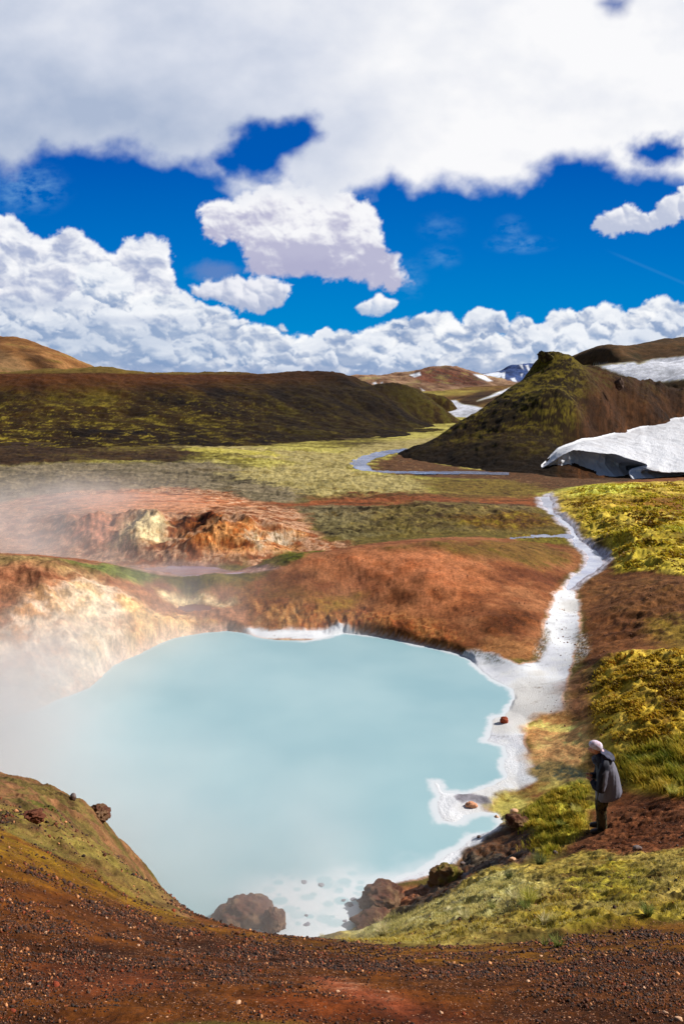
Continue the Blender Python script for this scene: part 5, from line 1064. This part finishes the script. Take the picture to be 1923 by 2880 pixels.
# ================================================================ grass and moss
def blades(x, y, zz, h, w, lean_dir, lean, c0, c1, R):
    """curved tapering blades, four segments' worth of width in two bends"""
    n = len(x); ang = R.rand(n)*2*np.pi
    dx, dy = np.cos(ang)*w, np.sin(ang)*w
    lx, ly = np.cos(lean_dir)*lean*h, np.sin(lean_dir)*lean*h
    V = np.zeros((n, 5, 3))
    V[:, 0] = np.stack([x-dx, y-dy, zz-.01], -1); V[:, 1] = np.stack([x+dx, y+dy, zz-.01], -1)
    V[:, 2] = np.stack([x-dx*.75+lx*.3, y-dy*.75+ly*.3, zz+h*.55], -1); V[:, 3] = np.stack([x+dx*.75+lx*.3, y+dy*.75+ly*.3, zz+h*.55], -1)
    V[:, 4] = np.stack([x+lx, y+ly, zz+h*.95], -1)
    b = np.arange(n)[:, None]*5
    q = np.concatenate([b+np.array([0, 1, 3, 2])]); t = np.concatenate([b+np.array([2, 3, 4])])
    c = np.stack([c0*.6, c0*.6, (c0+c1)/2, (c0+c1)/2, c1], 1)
    return V.reshape(-1, 3), q, t, c.reshape(-1, 3)
gm, gns, gls = new_mat('grass_blade'); _at = N(gns, 'ShaderNodeAttribute', attribute_name='tint'); _B = gns['Principled BSDF']
gls.new(_at.outputs['Color'], _B.inputs['Base Color']); _B.inputs['Roughness'].default_value = .6; _B.inputs['Specular IOR Level'].default_value = .25
_tr = N(gns, 'ShaderNodeBsdfTranslucent'); gls.new(_at.outputs['Color'], _tr.inputs[0]); _mx = N(gns, 'ShaderNodeMixShader'); _mx.inputs[0].default_value = .35
gls.new(_B.outputs[0], _mx.inputs[1]); gls.new(_tr.outputs[0], _mx.inputs[2]); gls.new(_mx.outputs[0], gns['Material Output'].inputs[0])
def scatter_poly(pts, n, R, f=F):
    p = region(pts, f); q = np.array(p)
    out = []
    tot = 0
    while tot < n:
        a = R.uniform(q[:, 0].min(), q[:, 0].max(), n*2); l = R.uniform(q[:, 1].min(), q[:, 1].max(), n*2)
        k = sdf(a, l, p) > 0; out.append(np.stack([a[k], l[k]], -1)); tot += k.sum()
    o = np.concatenate(out)[:n]; r = np.exp(o[:, 1])
    return r*np.sin(o[:, 0]), r*np.cos(o[:, 0])
def grass(name, label, specs, seed, cat='grass'):
    R = np.random.RandomState(seed); VV = []; QQ = []; TT = []; CC = []; off = 0
    for pts, n, hgt, wid, lean, cols, clump in specs:
        x, y = scatter_poly(pts, n, R)
        cn = fbm(x/clump, y/clump, 4, .6, seed=seed)
        k = R.rand(len(x)) < np.clip(.42+2.2*cn, .02, 1); x, y, cn = x[k], y[k], cn[k]
        i = np.clip(np.searchsorted(az, np.arctan2(x, y)), 0, len(az)-1); j = np.clip(np.searchsorted(rad, np.hypot(x, y)), 0, len(rad)-1)
        dd_ = sdf(np.arctan2(x, y), np.log(np.hypot(x, y)), region(pts))+.012*fbm(x/1.2, y/1.2, 4, .6, seed=seed+5)
        k = (dpool[j, i] < -.25) & (R.rand(len(x)) < ss(-.004, .03, dd_)*(.25+.75*moss[j, i])); x, y, cn = x[k], y[k], cn[k]
        zz = gh(x, y); h = hgt*R.uniform(.45, 1.2, len(x))*np.clip(1+1.1*cn, .4, 1.7)
        cc = np.array(cols); t = np.clip(.5+1.1*fbm(x/(clump*2), y/(clump*2), 4, .6, seed=seed+1)+R.normal(0, .22, len(x)), 0, .999)*(len(cols)-1)
        ii = t.astype(int); c = (cc[ii]*(1-(t-ii))[:, None]+cc[np.minimum(ii+1, len(cols)-1)]*(t-ii)[:, None])
        ld = np.pi+R.normal(0, .9, len(x))
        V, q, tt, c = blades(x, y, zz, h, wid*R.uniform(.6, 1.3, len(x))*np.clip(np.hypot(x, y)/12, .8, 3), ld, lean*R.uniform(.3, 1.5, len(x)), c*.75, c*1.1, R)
        VV.append(V); QQ.append(q+off); TT.append(tt+off); CC.append(c); off += len(V)
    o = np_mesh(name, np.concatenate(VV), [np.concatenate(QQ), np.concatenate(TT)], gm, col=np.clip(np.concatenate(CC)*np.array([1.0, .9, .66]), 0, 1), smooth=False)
    print(name, off//5)
    return tag(o, label, cat, kind='stuff')
gy1 = [lin(140, 130, 34), lin(196, 182, 64), lin(232, 212, 104), lin(210, 184, 80)]
gg = [lin(96, 112, 30), lin(146, 158, 52), lin(182, 182, 70), lin(214, 202, 96)]
pale = [lin(170, 172, 110), lin(210, 208, 150), lin(232, 224, 180), lin(196, 192, 120)]
mo1 = [lin(96, 66, 20), lin(160, 132, 36), lin(208, 184, 62), lin(226, 204, 86), lin(160, 102, 32)]
grass('grass', 'tall yellow green grass leaning left on the right bank', [
  ([(1402,1742),(1440,1722),(1568,1690),(1800,1690),(1800,1840),(1568,1832),(1500,1825),(1430,1812),(1405,1790)], 30000, .17, .006, .6, gg+gy1, .5)], 201)
grass('grass', 'tufty mixed grass over the hummocks left of the person', [
  ([(1200,1870),(1250,1822),(1330,1795),(1370,1800),(1350,1850),(1360,1900),(1300,1950),(1240,1985),(1180,1960),(1175,1925)], 24000, .09, .005, .5, gy1+gg, .3)], 202)
grass('grass', 'short pale grass on the slope between gravel and pool', [
  ([(760,2165),(770,2120),(900,2095),(980,2072),(1040,2050),(1100,2005),(1180,1985),(1240,1985),(1330,1960),(1420,1970),(1568,1955),(1700,1960),(1700,2100),(1568,2110),(1400,2130),(1300,2145),(1200,2150),(1100,2166),(1000,2172),(860,2164)], 60000, .028, .0035, .5, pale+gy1, .35),
  ([(800,2130),(900,2100),(1040,2060),(1150,2015),(1230,2040),(1200,2090),(1050,2130),(900,2150)], 26000, .045, .0035, .5, pale, .3)], 203)
grass('moss', 'yellow moss cushions on the right bank above the person', [
  ([(1340,1560),(1375,1520),(1440,1510),(1568,1495),(1800,1490),(1800,1740),(1568,1745),(1440,1735),(1370,1698),(1345,1650)], 60000, .055, .014, .7, mo1, .8)], 204, 'moss')
grass('moss', 'bright green yellow moss beside the stream in the middle distance', [
  ([(1290,1135),(1330,1118),(1568,1106),(1800,1100),(1800,1325),(1568,1320),(1480,1310),(1412,1314),(1408,1280),(1345,1236),(1325,1198),(1288,1176)], 50000, .09, .022, .7, [lin(120,88,26), lin(180,158,46), lin(218,204,76), lin(206,210,84)], 1.8)], 205, 'moss')
# single tufts
def tuft_mesh(seed, cols, n=130):
    R = np.random.RandomState(seed); a = R.rand(n)*2*np.pi; r0 = R.rand(n)**.5*.22
    x, y = np.cos(a)*r0, np.sin(a)*r0; cc = np.array(cols)[R.randint(len(cols), size=n)]*R.uniform(.8, 1.15, (n, 1))
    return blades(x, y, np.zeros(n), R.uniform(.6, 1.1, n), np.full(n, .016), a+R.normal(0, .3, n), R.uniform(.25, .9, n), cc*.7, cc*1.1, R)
tufts = [(1075, 2632, .20, 0, 'tall pale grass tuft at the ridge edge above the boulders', 260), (905, 2637, .09, 0, 'small pinkish grass tuft at the rim of the gravel ridge', 140), (1487, 2540, .19, 1, 'bright yellow green grass tuft on the middle of the grass slope', 240), (1445, 2532, .14, 0, 'straw coloured grass tuft left of the bright tuft', 160), (1478, 2560, .13, 2, 'dark green low grass clump below the bright tuft', 200),
 (1305, 2585, .13, 0, 'pale grass tuft on the left part of the grass slope', 160), (1530, 2597, .13, 0, 'thin straw tuft near the right of the grass slope', 120), (1567, 2662, .10, 2, 'grey green tuft alone on the gravel', 160), (1530, 2657, .07, 2, 'small green sprig left of the lone tuft on gravel', 100), (1517, 2432, .20, 3, 'grey green shrubby tuft at the edge of the dark mud', 300), (1430, 2470, .14, 3, 'olive tuft below the mud bank', 220), (1384, 2555, .08, 2, 'dark green moss clump in the grass slope', 160),
 (1620, 2290, .20, 1, 'round yellow grass cushion left of the person', 320), (1575, 2325, .15, 2, 'green grass clump on the hummock', 260), (1630, 2205, .14, 2, 'green grass fringe above the hummocks', 200), (1820, 2573, .12, 2, 'pale green tuft at the right of the mossy dip', 180), (1890, 2240, .25, 1, 'long grass tuft hanging over the soil at the right', 300), (1715, 2420, .08, 3, 'small grey tuft behind the grass slope', 120)]
pals = [[lin(236, 226, 176), lin(248, 230, 192), lin(204, 204, 130)], [lin(190, 190, 80), lin(222, 216, 110), lin(238, 226, 150)], [lin(96, 116, 48), lin(136, 150, 70), lin(186, 188, 110)], [lin(116, 124, 78), lin(150, 156, 104), lin(96, 100, 60)]]
for k_, (a, b, s, pi, lab, n) in enumerate(tufts):
    x, y, zz = ghit(a, b); V, q, t, c = tuft_mesh(300+k_, pals[pi], n)
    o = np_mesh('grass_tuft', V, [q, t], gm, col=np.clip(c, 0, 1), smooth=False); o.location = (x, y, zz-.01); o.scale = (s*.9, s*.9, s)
    tag(o, lab, 'grass tuft', 'grass tufts')
# ================================================================ the person
def build_person():
    x, y, _ = ghit(1688, 2332); zz = float(min(gh(x-.1, y)[0], gh(x, y)[0], gh(x+.1, y)[0]))
    root = bpy.data.objects.new('person', None); SEEN.objects.link(root); root.location = (x, y, zz+.012)
    root.rotation_euler = (0, 0, math.pi-math.radians(14)); root.scale = (1.0, 1.0, 1.0)
    tag(root, 'person in grey jacket and white headscarf bending over the pool edge', 'person')
    # local axes: +x forward, +y the person's left (towards the camera), z up
    skin_m = plain_mat('skin', lin(196, 132, 104), .55, .4, .08, 40., .1, .001)
    sk = [((0,0,.93),.12),((-.02,0,1.06),.12),((-.02,0,1.22),.13),((.0,0,1.36),.12),((.06,0,1.45),.06),((.12,0,1.505),.052),((.175,0,1.555),.078),((.185,0,1.615),.082),((.225,0,1.525),.058),((.262,0,1.500),.030),
          ((.275,0,1.56),.022),((.300,0,1.548),.012)]
    ed = [(0,1),(1,2),(2,3),(3,4),(4,5),(5,6),(6,7),(6,8),(8,9),(8,10),(10,11)]
    def add(p, r, to): sk.append((p, r)); ed.append((to, len(sk)-1)); return len(sk)-1
    for s in (1, -1):
        e = add((.165, .080*s, 1.565), .014, 6); add((.155, .092*s, 1.58), .010, e)
        a = add((.0, .17*s, 1.38), .055, 3); b = add((.05, .25*s, 1.16), .045, a); c = add((.08, .25*s, .95), .038, b); d = add((.19, .12*s, 1.0), .026, c)
        h = add((.235, .075*s, 1.02), .030, d)
        for k, (u, v, L) in enumerate(((.0, .03, .028), (.012, .015, .034), (.014, -.003, .032), (.008, -.02, .026))):
            f1 = add((.262, (.075+v*.8)*s, 1.03+u), .009, h); f2 = add((.262+L*.9, (.062+v*.8)*s, 1.038+u), .0085, f1); add((.262+L*1.2, (.04+v*.8)*s, 1.03+u), .0075, f2)
        t = add((.232, (.055)*s, 1.055), .010, h); add((.258, .036*s, 1.07), .009, t)
        l1 = add((.0, .09*s, .86), .085, 0); l2 = add((.03, .10*s, .48), .058, l1); l3 = add((-.01+.02*s, .105*s, .10), .042, l2); l4 = add((.04, .108*s, .04), .034, l3); add((.17, .115*s, .032), .028, l4)
    me = bpy.data.meshes.new('body'); me.from_pydata([p for p, r in sk], ed, []); o = bpy.data.objects.new('body', me); SEEN.objects.link(o)
    md = o.modifiers.new('skin', 'SKIN'); md.use_smooth_shade = True
    for i, (p, r) in enumerate(sk): me.skin_vertices[0].data[i].radius = (r, r)
    me.skin_vertices[0].data[0].use_root = True
    sb = o.modifiers.new('sub', 'SUBSURF'); sb.levels = 2; sb.render_levels = 2
    dg = bpy.context.evaluated_depsgraph_get(); m2 = bpy.data.meshes.new_from_object(o.evaluated_get(dg)); bpy.data.objects.remove(o)
    m2.name = 'body'; m2.materials.clear(); m2.materials.append(skin_m); ob = bpy.data.objects.new('body', m2); SEEN.objects.link(ob); ob.parent = root
    def loft(name, rings, mat, n=40, cap=True, tint=None, fold=0., fs=10., seed=0, sub=5):
        """rings: (centre xyz, tangent-free frame vectors u and v as 3-vectors)"""
        R = np.array([[*c, *u, *v] for c, u, v in rings], float); k = len(R); t = np.linspace(0, k-1, (k-1)*sub+1)
        i = np.clip(t.astype(int), 0, k-2); f = (t-i)[:, None]; p0 = R[np.clip(i-1, 0, None)]; p1 = R[i]; p2 = R[i+1]; p3 = R[np.clip(i+2, None, k-1)]
        m1 = (p2-p0)/2; m_2 = (p3-p1)/2; Q = (2*f**3-3*f**2+1)*p1+(f**3-2*f**2+f)*m1+(-2*f**3+3*f**2)*p2+(f**3-f**2)*m_2
        th = np.linspace(0, 2*np.pi, n, endpoint=False); cs = np.sign(np.cos(th))*np.abs(np.cos(th))**.85; sn = np.sign(np.sin(th))*np.abs(np.sin(th))**.85
        V = Q[:, None, :3]+cs[None, :, None]*Q[:, None, 3:6]+sn[None, :, None]*Q[:, None, 6:9]
        nr = V-Q[:, None, :3]; nr /= np.linalg.norm(nr, axis=2, keepdims=True)+1e-9
        ang = np.broadcast_to(th, V.shape[:2])
        if fold:
            V = V+nr*(fold*(fbm(np.cos(ang)*3+V[..., 2]*fs*.35, np.sin(ang)*3+V[..., 2]*fs*.2, 4, .6, seed=seed)))[..., None]
        m, nn = V.shape[:2]; idx = np.arange(m*nn).reshape(m, nn); j = np.roll(idx, -1, 1)
        q = np.stack([idx[:-1], j[:-1], j[1:], idx[1:]], -1).reshape(-1, 4); VV = V.reshape(-1, 3); F_ = [q]
        if cap:
            VV = np.concatenate([VV, Q[:1, :3], Q[-1:, :3]]); a = m*nn
            F_.append(np.stack([j[0], idx[0], np.full(nn, a)], -1)); F_.append(np.stack([idx[-1], j[-1], np.full(nn, a+1)], -1))
        col = None
        if tint is not None: col = tint(VV)
        return np_mesh(name, VV, F_, mat, root, col=col)
    jk = plain_mat('jacket_cloth', (1, 1, 1), .75, .35, .08, 60., .25, .003, attr=True)
    GR = lin(108, 107, 121); NV = lin(26, 28, 44); DG = lin(84, 80, 92)
    def tj(V):
        c = np.zeros((len(V), 3)); c[:] = GR
        yoke = (V[:, 2] > 1.335+.30*(-V[:, 0])-.06*np.abs(V[:, 1]/.2)) ; c[yoke] = DG
        fr = (V[:, 0] > .07) & (V[:, 2] > 1.0); c[fr] = NV
        fold = (np.abs(V[:, 1]-.16+.0*V[:, 2]) < .012) & (V[:, 0] < -.08) & (V[:, 2] > .8) & (V[:, 2] < 1.3); c[fold] = lin(120, 118, 134)  # last mask: fold drawn only as a lighter strip in the cloth colour
        return c
    def ring(cx, z, a, b, sl=0.): return ((cx, 0, z), (a, 0, -sl*a), (0, b, 0))
    loft('jacket', [ring(-.095, .70, .185, .22, .30), ring(-.095, .705, .205, .245, .30), ring(-.10, .76, .222, .255, .24), ring(-.10, .86, .215, .25, .12), ring(-.080, 1.0, .20, .24, .05), ring(-.055, 1.14, .188, .235), ring(-.03, 1.26, .178, .228, -.05), ring(.0, 1.37, .160, .205, -.15), ring(.03, 1.44, .125, .155, -.3), ring(.055, 1.485, .085, .095, -.4), ring(.075, 1.51, .066, .07, -.4)], jk, 64, True, tj, .020, 10., 401)
    for s in (1, -1):
        def ts(V, s=s):
            c = np.zeros((len(V), 3)); c[:] = NV; c[(V[:, 0] < .035) & (V[:, 2] < 1.31)] = GR; c[V[:, 2] < .93] = NV*.9; return c
        P = [Vector((-.01, .13*s, 1.41)), Vector((.01, .20*s, 1.36)), Vector((.04, .262*s, 1.22)), Vector((.055, .285*s, 1.06)), Vector((.07, .275*s, .955)), Vector((.125, .21*s, .955)), Vector((.18, .14*s, .985)), Vector((.205, .115*s, 1.0))]
        rr = [.06, .082, .086, .080, .078, .068, .054, .046]; rg = []
        for i, p in enumerate(P):
            tn = (P[min(i+1, len(P)-1)]-P[max(i-1, 0)]).normalized(); u = tn.cross(Vector((0, s, .3))).normalized(); v = tn.cross(u).normalized()
            rg.append((tuple(p), tuple(u*rr[i]), tuple(v*rr[i])))
        loft('sleeve', rg, jk, 28, True, ts, .022, 22., 410+s)
    hood_m = plain_mat('hood_cloth', lin(28, 30, 50), .7, .4, .3, 30., .4, .004, second=lin(52, 54, 84), smooth_mix=14.)
    loft('hood', [((-.10, 0, 1.40), (.03, 0, -.01), (0, .06, 0)), ((-.095, 0, 1.43), (.075, 0, .02), (0, .15, 0)), ((-.05, 0, 1.48), (.11, 0, .03), (0, .165, 0)), ((.005, 0, 1.525), (.095, 0, .03), (0, .13, 0)), ((.035, 0, 1.545), (.06, 0, .02), (0, .08, 0))], hood_m, 40, True, None, .035, 14., 430)
    loft('collar', [((.05, 0, 1.33), (.15, 0, -.02), (0, .125, 0)), ((.085, 0, 1.385), (.13, 0, -.02), (0, .115, 0)), ((.10, 0, 1.425), (.115, 0, -.03), (0, .10, 0)), ((.10, 0, 1.43), (.09, 0, -.03), (0, .08, 0))], hood_m, 36, True, None, .016, 14., 431)
    tr_m = plain_mat('camouflage_cloth', lin(80, 72, 46), .85, .2, .2, 60., .3, .003, second=lin(22, 20, 12), smooth_mix=13.)
    bt_m = plain_mat('boot_leather', lin(40, 36, 34), .6, .4, .2, 60., .3, .002)
    for s in (1, -1):
        loft('trouser_leg', [((-.02, .07*s, .90), (.12, 0, 0), (0, .09, 0)), ((-.015, .09*s, .78), (.115, 0, 0), (0, .098, 0)), ((.01, .10*s, .60), (.10, 0, 0), (0, .088, 0)), ((.02, .102*s, .46), (.088, 0, 0), (0, .080, 0)), ((.0, .105*s, .28), (.085, 0, 0), (0, .080, 0)), ((-.01, .107*s, .12), (.085, 0, 0), (0, .078, 0)), ((-.005, .108*s, .055), (.088, 0, .01), (0, .080, 0))], tr_m, 32, True, None, .022, 18., 440+s)
        loft('boot', [((-.085, .11*s, .06), (0, 0, .03), (0, .02, 0)), ((-.075, .11*s, .062), (0, 0, .062), (0, .042, 0)), ((-.02, .11*s, .072), (0, 0, .075), (0, .050, 0)), ((.05, .112*s, .058), (0, 0, .060), (0, .050, 0)), ((.12, .114*s, .044), (0, 0, .044), (0, .052, 0)), ((.17, .116*s, .036), (0, 0, .034), (0, .042, 0)), ((.19, .117*s, .03), (0, 0, .015), (0, .02, 0))], bt_m, 24, True, None, .003, 18., 450+s)
    # headscarf: a cap over the skull with a knot at the nape
    sc_m = plain_mat('scarf_cloth', lin(222, 218, 236), .8, .2, .06, 40., .4, .004, second=lin(206, 176, 190), smooth_mix=26.)
    Cc = Vector((.168, 0, 1.612)); tn = Vector((-.42, 0, 1)).normalized(); uf = Vector((1, 0, .35)).normalized(); vf = Vector((0, 1, 0))
    rg = []
    for h, r in ((-.020, .100), (-.016, .106), (.006, .110), (.04, .107), (.075, .088), (.098, .058), (.108, .02)):
        rg.append((tuple(Cc+tn*h), tuple(uf*r*1.10), tuple(vf*r*.92)))
    cap = loft('headscarf', rg, sc_m, 40, True, None, .012, 26., 460)
    kn = blob('knot', (.052, .0, 1.535), (.035, .045, .035), 461, plain_mat('scarf_knot', lin(226, 196, 208), .8, .2, .2, 60., .4, .004), cap, sub=3, rough=.6)
    cam_m = plain_mat('camera_shell', lin(24, 24, 28), .5, .5, .1, 60., .1, .001)
build_person()
# ================================================================ steam
def steam(name, lo, hi, dens, field, label):
    (x0, y0, z0), (x1, y1, z1) = lo, hi
    V = [(x, y, z) for z in (z0, z1) for y in (y0, y1) for x in (x0, x1)]
    Fq = np.array([(0,2,3,1),(4,5,7,6),(0,1,5,4),(2,6,7,3),(0,4,6,2),(1,3,7,5)])
    m, ns, ls = new_mat(name+'_vapour'); ns.remove(ns['Principled BSDF'])
    pv = N(ns, 'ShaderNodeVolumePrincipled'); pv.inputs['Color'].default_value = (.99, .965, .965, 1); pv.inputs['Anisotropy'].default_value = .15
    geo = N(ns, 'ShaderNodeNewGeometry'); sep = N(ns, 'ShaderNodeSeparateXYZ'); ls.new(geo.outputs['Position'], sep.inputs[0])
    X, Y, Z = sep.outputs
    def ramp(v, a, b):
        n = N(ns, 'ShaderNodeMapRange', interpolation_type='SMOOTHSTEP'); ls.new(v, n.inputs[0]); n.inputs[1].default_value = min(a, b); n.inputs[2].default_value = max(a, b)
        n.inputs[3].default_value = 0. if a < b else 1.; n.inputs[4].default_value = 1. if a < b else 0.
        return n.outputs[0]
    M = lambda op, a, b=None, c=None, cl=False: mth(ns, ls, op, a, b, c, cl)
    n1 = noise_node(ns, ls, .22, 4, .6, geo.outputs['Position']); n2 = noise_node(ns, ls, .75, 3, .6, geo.outputs['Position'])
    nz = M('MULTIPLY_ADD', n1.outputs['Fac'], 3.4, -1.25, True); nz = M('MULTIPLY', nz, M('MULTIPLY_ADD', n2.outputs['Fac'], 1.6, .2))
    f = field(X, Y, Z, ramp, M)
    edge = M('MULTIPLY', M('MULTIPLY', ramp(X, x0, x0+1.5), ramp(X, x1, x1-1.5)), M('MULTIPLY', M('MULTIPLY', ramp(Y, y0, y0+1.0), ramp(Y, y1, y1-1.5)), ramp(Z, z1, z1-1.5)))
    d = M('MULTIPLY', M('MULTIPLY', f, M('ADD', nz, .22)), M('MULTIPLY', edge, dens))
    ls.new(d, pv.inputs['Density']); ls.new(pv.outputs[0], ns['Material Output'].inputs['Volume'])
    m.cycles.volume_step_rate = 1.0
    o = np_mesh(name, V, Fq, m, smooth=False); tag(o, label, 'steam', kind='stuff')
def f_pool(X, Y, Z, ramp, M):
    left = ramp(X, -.3, -9.5)                        # thick over the left end
    low = ramp(Z, 3.2, .2)
    nearb = M('MULTIPLY', ramp(Y, 16.5, 12.6), ramp(X, 1.2, -.8))
    return M('MULTIPLY', low, M('ADD', M('ADD', M('MULTIPLY_ADD', M('POWER', left, 1.5), .6, .03), M('MULTIPLY', ramp(X, -4.2, -9.5), M('MULTIPLY', ramp(Y, 26., 20.), 2.2))), M('MULTIPLY', nearb, .75)))
steam('steam', (-17, 10.6, -.3), (1.8, 32.5, 4.6), .42, f_pool, 'white steam drifting off the left end of the hot pool')
def f_rise(X, Y, Z, ramp, M):
    return M('MULTIPLY', ramp(Z, 4.6, 1.0), ramp(X, -6.5, -15))
steam('steam', (-26, 32.6, .2), (-5.5, 50, 5.6), .22, f_rise, 'grey steam hanging over the red geothermal ground at the left')
